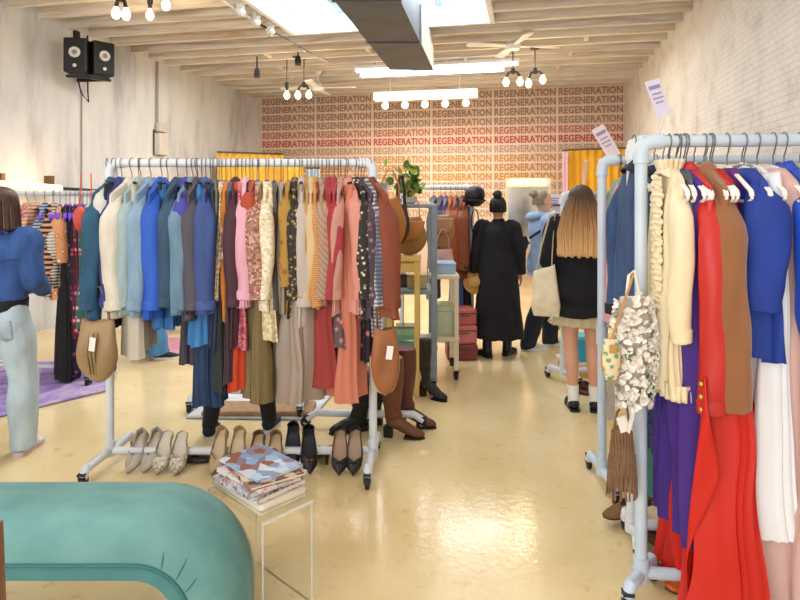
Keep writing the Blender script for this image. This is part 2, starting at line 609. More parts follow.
m_tube = mat('#f6f8ff', 'plain', emis=6.0)
m_fix = mat('#eef0f2', 'noise', scale=5, rough=0.4, vary=0.03)
m_black = mat('#161618', 'noise', scale=20, rough=0.45)
m_brass = mat('#6b5a48', 'noise', scale=20, rough=0.4, metal=0.6)
m_bulb = mat('#ffe3b0', 'plain', emis=9.0)
m_steel_ = mat('#a7a9ab', 'noise', scale=20, rough=0.3, metal=0.8)
def strip_light(x, yy, L, label):
    t = thing('strip_light', label, 'light', (x, yy, ZJ - 0.02))
    MB().box((0, 0, -0.03), (L, 0.13, 0.05)).build('housing', m_fix, t, smooth=0, bevel=0.005)
    for dy in (-0.035, 0.035):
        MB().cyl((-L / 2 + 0.03, dy, -0.075), (L / 2 - 0.03, dy, -0.075), 0.019).build('fluorescent_tube', m_tube, t)
    MB().box((0, 0, 0.0), (0.3, 0.08, 0.03)).build('ceiling_mount', m_steel_, t, smooth=0)
    for sx in (-1, 1):
        MB().box((sx * (L / 2 - 0.015), 0, -0.075), (0.03, 0.12, 0.05)).build('end_cap', m_fix, t, smooth=0)
strip_light(-1.42, 9.35, 2.6, 'twin-tube fluorescent strip light on the joists just past the duct end')
strip_light(-1.55, 9.75, 2.4, 'second fluorescent strip light, closer to the lettered wall than the first')

fx = P(425, 95, 10.9)
t = thing('bulb_bar_light', 'long pale bar light with a row of glowing bulbs before the lettered wall', 'light', fx)
MB().box((0, 0, 0), (1.9, 0.16, 0.15)).build('housing', mat('#fdf6e6', 'noise', scale=4, emis=0.8, vary=0.03), t, smooth=0, bevel=0.01)
for k in range(5):
    x = -0.74 + k * 0.37
    s_ = MB().cyl((x, 0, -0.075), (x, 0, -0.12), 0.025).build('socket', m_fix, t)
    MB().ball((x, 0, -0.17), 0.062).build('bulb', m_bulb, s_)
for x in (-0.65, 0.63):
    MB().cyl((x, 0, 0.07), (x, 0, ZJ - fx.z + 0.05), 0.008, 8).build('rod', m_fix, t)

def cluster(px, py_b, z, stems, label, seed, top=None):
    """stems: list of (dx stem, [(dx bulb, dz bulb, lit)])"""
    base = P(px, py_b, z)
    t = thing('pendant_light', label, 'light', (base.x, base.y, 0))
    top = ZJ + 0.04
    MB().cyl((0, 0, top), (0, 0, top - 0.03), 0.07).build('ceiling_rose', m_brass, t)
    for dx, bulbs in stems:
        MB().cyl((dx, 0, top - 0.02), (dx, 0, base.z + 0.16), 0.009, 8).build('stem', m_brass, t)
        MB().cyl((dx, 0, base.z + 0.20), (dx, 0, base.z + 0.12), 0.03, 10).build('hub', m_black, t)
        for bx, bz, lit in bulbs:
            h = MB().tube([(dx, 0, base.z + 0.16), (dx + bx * 0.6, 0, base.z + 0.14), (dx + bx, 0, base.z + bz + 0.07)], [0.014, 0.018, 0.022], 10).build('lamp_holder', m_black, t)
            MB().lathe([(0.002, -0.062), (0.028, -0.05), (0.045, -0.015), (0.043, 0.015), (0.026, 0.045), (0.018, 0.07)], (dx + bx, 0, base.z + bz), 16).build('bulb', m_bulb if lit else mat('#e8d4a4', 'plain', emis=1.2), h)
    return t
cluster(296, 95, 9.3, [(-0.15, [(0.0, 0.0, 1)])], 'single bare bulb on a thin stem near the lettered wall', 1)
cluster(304, 95, 9.3, [(0.0, [(-0.1, 0.0, 1), (0.08, 0.0, 1)])], 'twin bare bulbs on one stem beside the single hanging bulb', 2)
cluster(513, 82, 8.7, [(0.0, [(-0.1, 0.0, 1), (0.1, 0.0, 1)])], 'twin bare bulbs on a stem under the white fan hub', 3)
cluster(535, 82, 8.7, [(0.0, [(-0.09, -0.02, 1), (0.11, 0.03, 1)])], 'twin bare bulbs on a stem, the pair closer to the white brick wall', 4)
cluster(121, 13, 6.3, [(0.0, [(-0.06, 0.0, 1), (0.06, -0.02, 1)])], 'pair of big bare bulbs above the black wall speaker', 5)
cluster(150, 15, 6.5, [(0.0, [(0.0, 0.0, 0)])], 'clear dim bulb hanging between lit ones high over the denim', 6)
cluster(166, 5, 6.4, [(0.0, [(0.0, 0.0, 1)])], 'single bright bulb hanging next to the clear dim bulb', 7)

def spot(px, py, z, label):
    b = P(px, py, z)
    t = thing('spotlight', label, 'light', b)
    MB().cyl((0, 0, ZJ - b.z + 0.02), (0, 0, 0.05), 0.012, 8).build('stem', m_black, t)
    MB().lathe([(0.045, -0.08), (0.05, 0.0), (0.03, 0.06)], seg=14).build('head', m_black, t)
spot(257, 72, 9.2, 'small black ceiling spotlight alone on the joists')
spot(298, 60, 8.9, 'small black spotlight at the end of the ceiling conduit')

def fan(px, py, z, rz, label, blades=4):
    b = P(px, py, z)
    t = thing('ceiling_fan', label, 'fan', b, rz)
    w = mat('#e9e9e8', 'noise', scale=5, rough=0.4, vary=0.03)
    MB().cyl((0, 0, ZJ - b.z + 0.05), (0, 0, 0.05), 0.015, 10).build('downrod', w, t)
    MB().lathe([(0.02, -0.06), (0.09, -0.05), (0.11, 0.0), (0.08, 0.06), (0.03, 0.1)]).build('motor', w, t)
    MB().lathe([(0.03, ZJ - b.z - 0.03), (0.07, ZJ - b.z + 0.05)]).build('canopy', w, t)
    for k in range(blades):
        a = 2 * PI * k / blades
        mb = MB().prism([(0.1, -0.04), (0.62, -0.07), (0.66, -0.04), (0.66, 0.05), (0.62, 0.07), (0.1, 0.04)], -0.006, 0.006)
        mb.xform(Matrix.Rotation(a, 4, 'Z') @ Matrix.Rotation(R(10), 4, 'X'))
        mb.build('blade', w, t, smooth=0)
fan(513, 46, 8.3, R(20), 'white ceiling fan above the twin bulbs')
fan(318, 88, 10.3, R(5), 'white ceiling fan close to the lettered wall')

def pipe(pts, r, m, name, label, cat):
    o = MB().tube(pts, r, 8).build(name, m)
    return tag(o, label, cat)
pipe([(-3.25, 3.0, ZJ - 0.03), (-3.2, 6.8, ZJ - 0.03), (-3.05, 8.9, ZJ - 0.03)], 0.016, m_fix, 'conduit', 'thin white conduit running under the joists beside the skylight', 'pipe')
for k, yy in enumerate((6.2, 6.6, 7.0)):
    t = thing('skylight_lamp', ['clear round lamp by skylight corner', 'clear round lamp midway along skylight edge', 'clear round lamp of the skylight row, farther into shop'][[2, 1, 0][k] if False else k], 'light', (-3.14, yy, ZJ - 0.03), group='round lamps beside the skylight')
    MB().lathe([(0.02, 0.08), (0.05, 0.06), (0.05, 0.0)]).build('holder', m_fix, t)
    MB().ball((0, 0, -0.04), 0.06).build('bulb', mat('#e9e6df', 'plain', rough=0.08, trans=0.5), t)

# ---------------------------------------------------------------- on the plain wall
sp = P(80, 58, 7.75)
def speaker(x, yy, z, rz, label):
    t = thing('loudspeaker', label, 'speaker', (x, yy, z), rz)
    MB().box((0, 0, 0), (0.26, 0.26, 0.42)).build('cabinet', m_black, t, smooth=0, bevel=0.02)
    MB().cyl((0, -0.131, 0.03), (0, -0.14, 0.03), 0.065, 20).build('driver', mat('#d9d9d6', 'noise', scale=30, rough=0.5), t)
    MB().cyl((0, -0.141, 0.03), (0, -0.146, 0.03), 0.03, 16).build('dust_cap', mat('#8d8d8d', 'noise', rough=0.5), t)
    MB().cyl((0, -0.131, -0.13), (0, -0.137, -0.13), 0.022, 12).build('tweeter', mat('#d9d9d6', 'noise', rough=0.5), t)
    MB().bar((-0.13, 0.0, -0.24), (0.13, 0.0, -0.24), 0.05, 0.03).build('wall_mount', m_black, t, smooth=0)
    return t
q_ = P(78, 57, 7.38)
speaker(q_.x, q_.y, q_.z, R(24), 'black wall loudspeaker with a pale round driver facing the shop')
q_ = P(100, 60, 7.55)
speaker(q_.x, q_.y, q_.z, R(62), 'black loudspeaker turned away, next to the one showing its driver')
t = thing('speaker_mount', 'black steel bracket holding the loudspeakers on the plain plaster wall', 'bracket', (XL, sp.y, sp.z))
MB().box((0.02, 0, 0.05), (0.04, 0.08, 0.6)).build('wall_plate', m_black, t, smooth=0)
MB().bar((0.02, 0.02, -0.28), (0.45, 0.05, -0.28), 0.04, 0.05).build('arm', m_black, t, smooth=0)
pipe([(XL + 0.02, sp.y, sp.z - 0.2), (XL + 0.05, sp.y + 0.05, sp.z - 0.45), (XL + 0.1, sp.y + 0.12, sp.z - 0.55), (XL + 0.04, sp.y + 0.18, sp.z - 0.4), (XL + 0.02, sp.y + 0.2, sp.z + 0.3), (XL + 0.02, sp.y + 0.2, ZJ)], 0.01, m_black, 'speaker_cable', 'black looped cable below the wall loudspeakers', 'cable')
pipe([(XL + 0.012, sp.y + 0.1, sp.z - 0.4), (XL + 0.012, sp.y + 0.1, 1.0)], 0.008, mat('#9a9694', 'noise'), 'wall_wire', 'thin grey wire running down the plaster wall', 'cable')
eb = P(161, 143, 9.5)
t = thing('fuse_box', 'small white utility box on the plaster wall with a conduit above', 'utility box', (XL, eb.y, eb.z))
MB().box((0.06, 0, -0.02), (0.10, 0.24, 0.34)).build('box', mat('#d8d3cd', 'noise', scale=5), t, smooth=0, bevel=0.01)
MB().box((0.05, 0, 0.24), (0.08, 0.2, 0.14)).build('junction_cap', mat('#cfc6bd', 'noise', scale=30, rough=0.6), t, smooth=0, bevel=0.02)
MB().box((0.008, 0, 0), (0.016, 0.28, 0.4)).build('wall_mount_plate', m_brass, t, smooth=0)
MB().cyl((0.03, -0.06, 0.3), (0.03, -0.06, ZJ - eb.z), 0.018, 8).build('conduit', mat('#a9a3a0', 'noise'), t)
tl = P(24, 186, 7.0)
t = thing('wall_lamp', 'glowing tube lamp fixed low on the plaster wall above the purple hangers', 'light', (XL, tl.y, tl.z))
MB().cyl((0.14, -0.48, 0), (0.14, 0.36, -0.03), 0.05, 16).build('lamp_tube', mat('#ffdca6', 'plain', emis=1.5), t)
for yy in (-0.4, 0.3):
    MB().box((0.05, yy, 0.05), (0.1, 0.05, 0.16)).build('bracket', m_brass, t, smooth=0)
pipe([(XL + 0.1, tl.y + 0.4, tl.z - 0.02), (XL + 0.1, tl.y + 1.9, tl.z - 0.06)], 0.02, m_black, 'wall_rail', 'dark thin rail along the plaster wall after the tube lamp', 'rail')

# ---------------------------------------------------------------- fitting room curtains
def curtain(a, b, top, bot, c, c2, label, name='curtain', waves=9, amp=0.05, seed=0):
    a, b = Vector(a), Vector(b)
    d = (b - a); n = Vector((-d.y, d.x, 0)).normalized()
    t = thing(name, label, 'curtain', (a.x, a.y, 0))
    def fn(u, v):
        q = a.lerp(b, u) + n * (amp * (0.5 + 0.5 * v) * math.sin(2 * PI * waves * u + 0.6 * math.sin(5 * u + seed)))
        return (q.x, q.y, top + (bot - top) * v)
    MB().grid(fn, waves * 10, 12).build('fabric', mat(c, 'noise', col2=c2, scale=5, rough=0.8), t, a.xy.to_3d(), smooth=80, solid=0.006)
    MB().cyl((a.x, a.y, top + 0.02), (b.x, b.y, top + 0.02), 0.016, 10).build('rod', m_brass, t, a.xy.to_3d())
    return t
ca, cb = P(566, 0, 10.9), P(640, 0, 10.4)
curtain((ca.x, ca.y, 0), (XR - 0.03, cb.y, 0), 2.46, 0.1, '#eab53a', '#dca42c', 'wide mustard curtain in the corner by the white brick wall')
ca, cb = P(562, 0, 10.8), P(568, 0, 10.75)
curtain((ca.x, ca.y, 0), (cb.x, cb.y, 0), 2.44, 0.2, '#e7c4cf', '#d8aebb', 'narrow pale pink drape beside the wide mustard curtain', waves=2, amp=0.03)
ca, cb = P(217, 0, 11.0), P(283, 0, 11.5)
curtain((ca.x, ca.y, 0), (cb.x, cb.y, 0), 2.43, 0.1, '#ffd05c', '#f5bd45', 'mustard curtain near the plaster wall, behind the long rack')
ca, cb = P(284, 0, 11.2), P(303, 0, 11.3)
curtain((ca.x, ca.y, 0), (cb.x, cb.y, 0), 2.28, 0.1, '#ffcc58', '#f4bc44', 'brighter yellow narrow curtain beside the darker mustard one', waves=3)
ca, cb = P(306, 0, 11.0), P(320, 0, 11.0)
curtain((ca.x, ca.y, 0), (cb.x, cb.y, 0), 2.14, 0.6, '#b9c9d2', '#a3b6c0', 'pale blue cloth drape next to the yellow curtain', waves=3, amp=0.03)
# ================================================================ rolling pipe racks
m_pipe = mat('#dcdfe2', 'noise', col2='#cdd2d7', scale=6, rough=0.35, bump=0.03)
m_pipe_blue = mat('#c8d4df', 'noise', col2='#b8c6d3', scale=6, rough=0.35, bump=0.03)
m_pipe_grey = mat('#8f9fad', 'noise', col2='#7c8c9a', scale=6, rough=0.4, bump=0.03)
m_cream = mat('#eadfc6', 'noise', col2='#ddcfb0', scale=6, rough=0.5, bump=0.03)
m_rubber = mat('#1b1b1d', 'noise', scale=30, rough=0.5)
m_steel = mat('#a7a9ab', 'noise', scale=20, rough=0.3, metal=0.8)

def caster(mb_parent, p, top, rz, off, r=0.036):
    """stem and fork with its wheel as a sub-part"""
    c = Vector((p.x, p.y, 0)) - off
    ax = Vector((math.cos(rz), math.sin(rz), 0))
    f = Vector((-ax.y, ax.x, 0))
    mb = MB().cyl(c + Vector((0, 0, top)), c + Vector((0, 0, 2 * r + 0.004)), 0.011, 8)
    for s in (-1, 1):
        mb.bar(c + ax * (s * 0.017) + Vector((0, 0, 2 * r + 0.01)), c + ax * (s * 0.017) + f * 0.012 + Vector((0, 0, r)), 0.03, 0.005, up=ax)
    mb.box(c + Vector((0, 0, 2 * r + 0.012)), (0.04, 0.045, 0.008), rz)
    o = mb.build('caster', m_rubber, mb_parent, smooth=30)
    w = c + f * 0.012 + Vector((0, 0, r))
    wm = MB().tube([w - ax * 0.013, w - ax * 0.011, w + ax * 0.011, w + ax * 0.013], [r * 0.8, r, r, r * 0.8], 20)
    wm.build('wheel', m_rubber, o)
    MB().cyl(w - ax * 0.0145, w + ax * 0.0145, r * 0.4, 12).build('wheel_hub', m_steel, o)

def rack(label, a, b, h, foot, posts=(1, 1), m=None, r=0.024, base=0.10, collars=(0.95,), group=None, name='clothes_rack', base_bar=True):
    """a, b: (xc, z) camera-frame floor points of the two posts. foot: half foot vector in the camera frame"""
    m = m or m_pipe
    A, B = W(*a), W(*b)
    root = thing(name, label, 'clothes rack', (A + B) / 2, 0, group)
    off = root.location
    d = (B - A).normalized()
    fv = W(foot[0], foot[1]) if foot else None
    z = Vector((0, 0, 1))
    MB().tube([A + d * 0.01 + z * h, B - d * 0.01 + z * h], [r, r], 14).build('rail', m, root, off)
    for P_, on in ((A, posts[0]), (B, posts[1])):
        if not on:
            continue
        s = 1 if P_ is A else -1
        p = MB().tube([P_ + z * base, P_ + z * (h - 0.055), P_ + z * (h - 0.02) + d * s * 0.012, P_ + z * h + d * s * 0.05], [r, r, r, r], 14).build('post', m, root, off)
        MB().tube([P_ + z * (h - 0.085), P_ + z * (h - 0.05), P_ + z * (h - 0.015) + d * s * 0.008, P_ + z * h + d * s * 0.04, P_ + z * h + d * s * 0.08],
                  [r * 1.25] * 5, 14).build('elbow', m, p)
        for ch in collars:
            MB().cyl(P_ + z * (ch - 0.05), P_ + z * (ch + 0.05), r * 1.28, 14).build('collar', m, p)
        for ch in p.children:
            ch.data.transform(Matrix.Translation(-off))
        f0, f1 = P_ - fv, P_ + fv
        dn = Vector((0, 0, base - 0.03))
        ft = MB().tube([f0 + dn - z * 0.01, f0 + z * base + (f1 - f0) * 0.08, P_ + z * base, f1 + z * base - (f1 - f0) * 0.08, f1 + dn - z * 0.01], [r * 1.05] * 5, 12).build('foot', m, root, off)
        MB().cyl(P_ + z * (base - 0.03) , P_ + z * (base + 0.06), r * 1.3, 12).build('tee_joint', m, ft, off)
        ang = math.atan2(d.y, d.x)
        for f_ in (f0, f1):
            caster(root, f_, base - 0.02, ang, off)
    if base_bar:
        MB().tube([A + z * base, B + z * base], [r * 0.95, r * 0.95], 12).build('base_bar', m, root, off)
    return dict(root=root, A=A, B=B, d=d, h=h, a=a, b=b)

zA = 3.52
RA = rack('long white pipe rack with pairs of shoes leaning on its base bar', ((110 - 400) / F * zA, zA), ((373 - 400) / F * zA, zA), 1.787, (-0.02, -0.27), collars=())
RB = rack('pale blue-white pipe rack holding the cream ruffled blouse and cobalt top', ((641 - 400) / F * 2.37, 2.37), (2.17, 2.22), 1.80, (0.09, 0.10), m=m_pipe_blue, collars=(0.93,))
RB2 = rack('white pipe rack parallel behind the one with the cream ruffled blouse', ((632 - 400) / F * 2.72, 2.72), (2.30, 2.62), 1.835, (0.02, 0.13), m=m_pipe, collars=())
RC = rack('white pipe rack with sage green top, standing beside the long-haired shopper', ((602 - 400) / F * 3.28, 3.28), (2.36, 3.20), 1.787, (0.0, 0.22), m=m_pipe_blue, collars=(0.83,))
zD = 4.13
RD = rack('white pipe rack pointing down the shop beyond the long rack, brown boots beneath', ((365 - 400) / F * zD, zD), (-0.13, 4.86), 1.70, (-0.40, 0.02), collars=(), base_bar=False)
RG = rack('white pipe rack of rust leather jackets before the lettered wall', (0.02, 6.35), (0.74, 6.22), 1.70, (0.0, 0.24), collars=(0.9,), r=0.026)
zJ = 5.25
RJ = rack('white rack by the plaster wall packed with purple hangers', (-3.75, zJ + 0.1), (-2.62, zJ), 1.63, (0.0, 0.22), collars=(), r=0.02)
RK = rack('low white rack standing on the grey rug behind the long rack', (-1.55, 4.65), (-0.72, 4.55), 1.60, (0.0, 0.24), collars=())
RH = rack('white rack past the long-haired shopper with a teal box on its base', (1.40, 5.15), (2.2, 5.3), 1.62, (-0.09, 0.16), collars=())

# ================================================================ hangers and garments
def hanger_proto(kind):
    """origin at the rail's axis, shoulders along local x"""
    style = {'black': ('#17171a', 0.0055, 0.16), 'white': ('#efe9e2', 0.0068, 0.204), 'purple': ('#7b4fd0', 0.011, 0.205), 'wood': ('#c79a62', 0.0075, 0.17),
             'clip': ('#17171a', 0.006, 0.15)}[kind]
    m = mat(style[0], 'noise', scale=20, rough=0.55, bump=0.03, vary=0.05)
    root = bpy.data.objects.new('clothes_hanger', None)
    COL.objects.link(root)
    r = 0.030
    pts = [(r * math.cos(a), 0, r * math.sin(a) - 0.003) for a in [R(x) for x in range(-10, 200, 25)]]
    pts = [(-x, y, z) for x, y, z in pts]
    pts = [pts[0]] + pts[1:]
    pts = list(reversed(pts))                                  # start at open end
    pts += [(-r * 0.55, 0, -0.035), (0, 0, -0.055), (0, 0, -0.09)]
    pts = [(-r * math.cos(R(t)), 0, r * math.sin(R(t))) for t in (-20, 10, 40, 70, 100, 130, 160, 185, 210)] + [(r * 0.35, 0, -0.045), (0, 0, -0.06), (0, 0, -0.11)]
    MB().tube(pts, [0.0026] * len(pts), 6, ref=(0, 1, 0)).build('hook', mat('#77777b', 'noise', scale=20, rough=0.3, metal=0.7), root)
    w, t = style[2], style[1]
    if kind == 'clip':
        b = MB().tube([(-w, 0, -0.12), (w, 0, -0.12)], [t, t], 8)
        b.build('crossbar', m, root)
        for s in (-1, 1):
            MB().box((s * w * 0.85, 0, -0.135), (0.02, 0.016, 0.045)).build('clip', m, root, smooth=0)
    else:
        arm = [(-w - 0.008, 0, -0.196), (-w, 0, -0.178), (-w * 0.55, 0, -0.130), (-0.03, 0, -0.088), (0, 0, -0.082), (0.03, 0, -0.088), (w * 0.55, 0, -0.130), (w, 0, -0.178), (w + 0.008, 0, -0.196)]
        arm = [(x, y, z - 0.02 + 0.4 * max(0, abs(x) - 0.16) * 0) for x, y, z in arm]
        if kind == 'black':
            arm = [(x, y, z + 0.02 * abs(x) / w) for x, y, z in arm]
        MB().tube(arm, [(t, t * 1.35)] * len(arm), 8).build('shoulder_bar', m, root)
        lo = [(-w - 0.006, 0, -0.19), (-w - 0.008, 0, -0.204), (-w + 0.006, 0, -0.214), (w - 0.006, 0, -0.214), (w + 0.008, 0, -0.204), (w + 0.006, 0, -0.19)]
        lo = [(x, y, z - (0.02 if kind != 'black' else 0.0)) for x, y, z in lo]
        MB().tube(lo, [t * 0.85] * len(lo), 8).build('trouser_bar', m, root)
    return root

HANG = {k: hanger_proto(k) for k in ('black', 'white', 'purple', 'wood', 'clip')}
_hused = set()

def place_hanger(kind, loc, rz, label, group):
    if kind in _hused:
        o = dup(HANG[kind])
    else:
        o = HANG[kind]; _hused.add(kind)
    o.location = loc
    o.rotation_euler = (0, 0, rz)
    tag(o, label, 'hanger', group)
    return o

def sgnp(x, p):
    return math.copysign(abs(x) ** p, x)

def garment(desc, where, kind, loc, rz, L, m, w=0.20, hemw=None, th=0.03, sleeve=0.0, folds=3, amp=0.012, seed=0, group=None, extra=(), m2=None, name=None, neckw=0.055, ease=1.0, sl_r=None):
    rnd = random.Random(seed)
    ph = rnd.uniform(0, 6.28)
    hemw = hemw or w * 1.08
    nm = name or {'jacket': 'jacket', 'shirt': 'shirt', 'top': 'top', 'dress': 'dress', 'skirt': 'skirt', 'trousers': 'trousers', 'blouse': 'blouse', 'coat': 'coat'}[kind]
    cat = {'jacket': 'jacket', 'shirt': 'shirt', 'top': 'top', 'dress': 'dress', 'skirt': 'skirt', 'trousers': 'trousers', 'blouse': 'blouse', 'coat': 'coat'}[kind]
    label = f'{desc} {where}'
    t = thing(nm, label, cat, loc, rz, group)
    z0 = -0.108 if kind not in ('skirt', 'trousers') else -0.132
    slope = 0.0 if kind in ('skirt', 'trousers') else 0.52
    zb = z0 - L
    nv = max(12, int(L / 0.035))
    so = Vector((seed * 1.37, seed * 0.73, seed * 2.1))
    def body(wt, wb, cx=0.0, zt=z0, zbm=zb, thk=th, a0=amp):
        def fn(u, v):
            a = 2 * PI * u
            cw = wt + (wb - wt) * v ** 1.3
            if kind in ('dress', 'coat'):
                cw *= 1 - 0.16 * math.exp(-((v * L - 0.36) / 0.14) ** 2)
            b = 0.015 + thk * min(1, (v * L) / 0.12) ** 0.6 * (1 + 0.5 * v * ease - 0.5)
            x = cw * sgnp(math.cos(a), 0.75)
            y = b * sgnp(math.sin(a), 0.8)
            zs = zt - slope * max(0, abs(x) - neckw)
            q = Vector((x * 6 + v * 0.5, y * 4, v * L * 2.2)) + so
            fa = a0 * min(1, v * L / 0.15) * (0.5 + v)
            y += fa * math.sin(folds * x / max(cw, 0.05) * PI + ph + v * 1.6) + fa * 1.2 * mnoise.noise(q)
            x += 0.012 * v * mnoise.noise(q * 1.3 + Vector((9, 0, 0)))
            x += 0.006 * min(1, v * 3) * math.sin(folds * 5 * u * 2 * PI + ph)
            zh = zbm + 0.012 * math.sin(a * 2 + ph)
            return (cx + x, y, zs + (zh - zs) * v)
        return MB().grid(fn, 80 if thk > 0.055 or folds > 4 else 48, nv, wrap=True, cap0='strip', cap1=False)
    bn = {'skirt': 'panel', 'trousers': 'leg'}.get(kind, 'bodice')
    if kind == 'trousers':
        for s in (-1, 1):
            body(w * 0.52, w * 0.50, cx=s * w * 0.45).build('leg', m, t, smooth=70)
        MB().grid(lambda u, v: (w * 0.97 * sgnp(math.cos(2 * PI * u), .6), (th * 0.5 + 0.014) * sgnp(math.sin(2 * PI * u), .8), z0 + 0.004 - 0.045 * v), 32, 2, wrap=True, cap0=True).build('waistband', m, t)
    else:
        bo = body(w, hemw).build(bn, m, t, smooth=70)
        if kind == 'skirt':
            MB().grid(lambda u, v: (w * 1.01 * sgnp(math.cos(2 * PI * u), .75), 0.016 * sgnp(math.sin(2 * PI * u), .8), z0 + 0.004 - 0.04 * v), 32, 2, wrap=True, cap0=True).build('waistband', m, t)
    if sleeve:
        zs = z0 - slope * (w - neckw) - 0.02
        r0 = sl_r or (0.03 + th * 0.75)
        sway = rnd.uniform(-0.03, 0.03)
        for s in (1, -1):
            n = max(10, int(sleeve / 0.022))
            pts, rad = [], []
            k1 = rnd.uniform(-0.014, 0.014)
            for i in range(n + 1):
                v = i / n
                x = w - 0.10 + 0.10 * min(1, v * 4.5) ** 0.8 + 0.015 * math.sin(v * 2.6)
                y = k1 * math.sin(v * 3) + sway * v * v + 0.004 * math.sin(v * 9 + ph)
                pts.append((s * x, y, zs + 0.030 - (sleeve + 0.030) * v))
                wr = 1 + 0.07 * math.sin(v * 21 + ph) * max(0, v - 0.35)
                e = 0.22 + 0.78 * min(1, v * 4.2) ** 0.7
                rad.append((r0 * e * (1.12 - 0.30 * v) * wr, (0.030 + th * 0.35) * e * (1.15 - 0.3 * v)))
            mbs = MB().tube(pts, rad, 22, ref=(s * 1.0, 0, 0))
            offs = Vector((seed * 1.3, s * 7.0, seed * 0.7))
            mbs.v = [q + mnoise.noise_vector(Vector((q.x * 26, q.y * 26, q.z * 5.5)) + offs) * 0.0075 for q in mbs.v]
            sv = mbs.build('sleeve', m, t, smooth=75)
            if 'cuff' in extra or kind in ('jacket', 'shirt', 'blouse'):
                p = Vector(pts[-1]); ra, rb = rad[-1]
                ch = 0.05
                MB().tube([p + Vector((0, 0, ch)), p + Vector((0, 0, ch * 0.9)), p, p - Vector((0, 0, 0.004))], [(ra * 1.02, rb * 1.02), (ra * 1.13, rb * 1.13), (ra * 1.10, rb * 1.10), (ra * 0.9, rb * 0.9)], 14, ref=(s, 0, 0)).build('cuff', m2 or m, sv)
                if 'gold_buttons' in extra:
                    for kb in range(3):
                        MB().ball(p + Vector((s * rb * 0.7, -ra * 1.0, 0.02 + kb * 0.045)), 0.011, 10, 6).build('button', mat('#d9a94e', 'noise', rough=0.3, metal=0.9), sv)
    if kind in ('jacket', 'shirt', 'blouse', 'coat') and 'nocollar' not in extra:
        def cf(u, v):
            a = 2 * PI * u
            x = (0.046 + 0.040 * v) * math.cos(a)
            y = (0.020 + 0.020 * v + th * 0.35 * v) * math.sin(a)
            return (x, y, z0 + 0.020 - 0.040 * v - 0.52 * max(0, abs(x) - 0.045) + 0.006 * (1 - v) * math.cos(2 * a))
        MB().grid(cf, 24, 4, wrap=True).build('collar', m2 or m, t, smooth=80, solid=0.005)
    if kind == 'jacket' and 'noband' not in extra:
        def wb(u, v):
            a = 2 * PI * u
            b = 0.014 + th * 1.05
            return ((hemw * 1.015) * sgnp(math.cos(a), .75), b * sgnp(math.sin(a), .8) + 0, zb + 0.035 - 0.04 * v)
        MB().grid(wb, 40, 2, wrap=True).build('hem_band', m2 or m, t, smooth=70, solid=0.006)
    if kind in ('dress', 'top') and 'strap' in extra:
        for s in (-1, 1):
            MB().tube([(s * 0.05, 0, z0 + 0.004), (s * 0.06, 0.012, z0 - 0.05), (s * 0.09, 0.016, z0 - 0.12)], [0.006] * 3, 6).build('strap', m2 or m, t)
    if 'belt' in extra:
        MB().grid(lambda u, v: ((w * 0.98) * sgnp(math.cos(2 * PI * u), .75), (th + 0.016) * sgnp(math.sin(2 * PI * u), .8), z0 - 0.40 - 0.04 * v), 36, 2, wrap=True).build('belt', m2 or m, t, solid=0.006)
    if 'buttons' in extra:
        for kb in range(5):
            MB().ball((0.0, -th - 0.016, z0 - 0.1 - kb * 0.1), 0.009, 10, 6).build('button', m_black, t)
    if 'ruffle' in extra:                      # frilled front of the cream blouse
        rf = MB()
        for side in (-1, 1):
            for col in (-1, 0, 1):
                def rfn(u, v, side=side, col=col):
                    zz = z0 - 0.03 - v * L * 0.60
                    x = 0.045 + col * 0.024 + (u - 0.5) * 0.036 + 0.006 * math.sin(v * 90 + col * 2)
                    k = mnoise.noise(Vector((x * 60, v * 45, col * 3.0)))
                    return (x, side * (th + 0.016 + 0.012 * math.sin(PI * u) * (1 + 0.8 * math.sin(v * 150 + col)) + 0.012 * k), zz + 0.008 * math.sin(u * 6))
                rf.grid(rfn, 6, 150)
        rf.build('ruffle_front', m, t, smooth=80, solid=0.004)
        rn = MB().grid(lambda u, v: ((0.06 + 0.02 * v + 0.01 * math.sin(u * 2 * PI * 14)) * math.cos(2 * PI * u), (0.03 + 0.015 * v + 0.008 * math.sin(u * 2 * PI * 14)) * math.sin(2 * PI * u), z0 - 0.01 + 0.045 * v), 112, 3, wrap=True)
        rn.build('ruffle_collar', m, t, smooth=80, solid=0.004)
    if 'hem_frill' in extra:
        def hf(u, v):
            a = 2 * PI * u
            return ((hemw + 0.006 + 0.006 * v * math.sin(22 * a)) * sgnp(math.cos(a), .8), (th + 0.022 + 0.009 * v * math.sin(22 * a + 1)) * sgnp(math.sin(a), .8), zb + 0.05 - 0.06 * v)
        MB().grid(hf, 264, 4, wrap=True).build('hem_frill', m2 or m, t, smooth=80, solid=0.003)
    if 'fringe' in extra:
        fb = MB()
        for k in range(26):
            x = -w + 2 * w * k / 25
            fb.tube([(x, 0.012 * math.sin(k * 2.1), zb + 0.03), (x + rnd.uniform(-.006, .006), 0.02 * math.sin(k * 2.1), zb - 0.06), (x + rnd.uniform(-.012, .012), 0.022 * math.sin(k * 2.1), zb - 0.16)], [0.004, 0.004, 0.003], 5)
        fb.build('fringe', m2 or m, t)
    if 'asym' in extra:                         # loose handkerchief panel falling below
        def af(u, v):
            x = hemw * (0.2 + 0.8 * u)
            return (x + 0.02 * math.sin(v * 5), -th - 0.02 - 0.03 * math.sin(u * 8 + v * 3) * (0.4 + v), zb + L * 0.55 - v * L * (0.2 + 0.3 * (1 - abs(2 * u - 1))))
        MB().grid(af, 24, 18).build('drape_panel', m2 or m, t, smooth=80, solid=0.004)
    return t

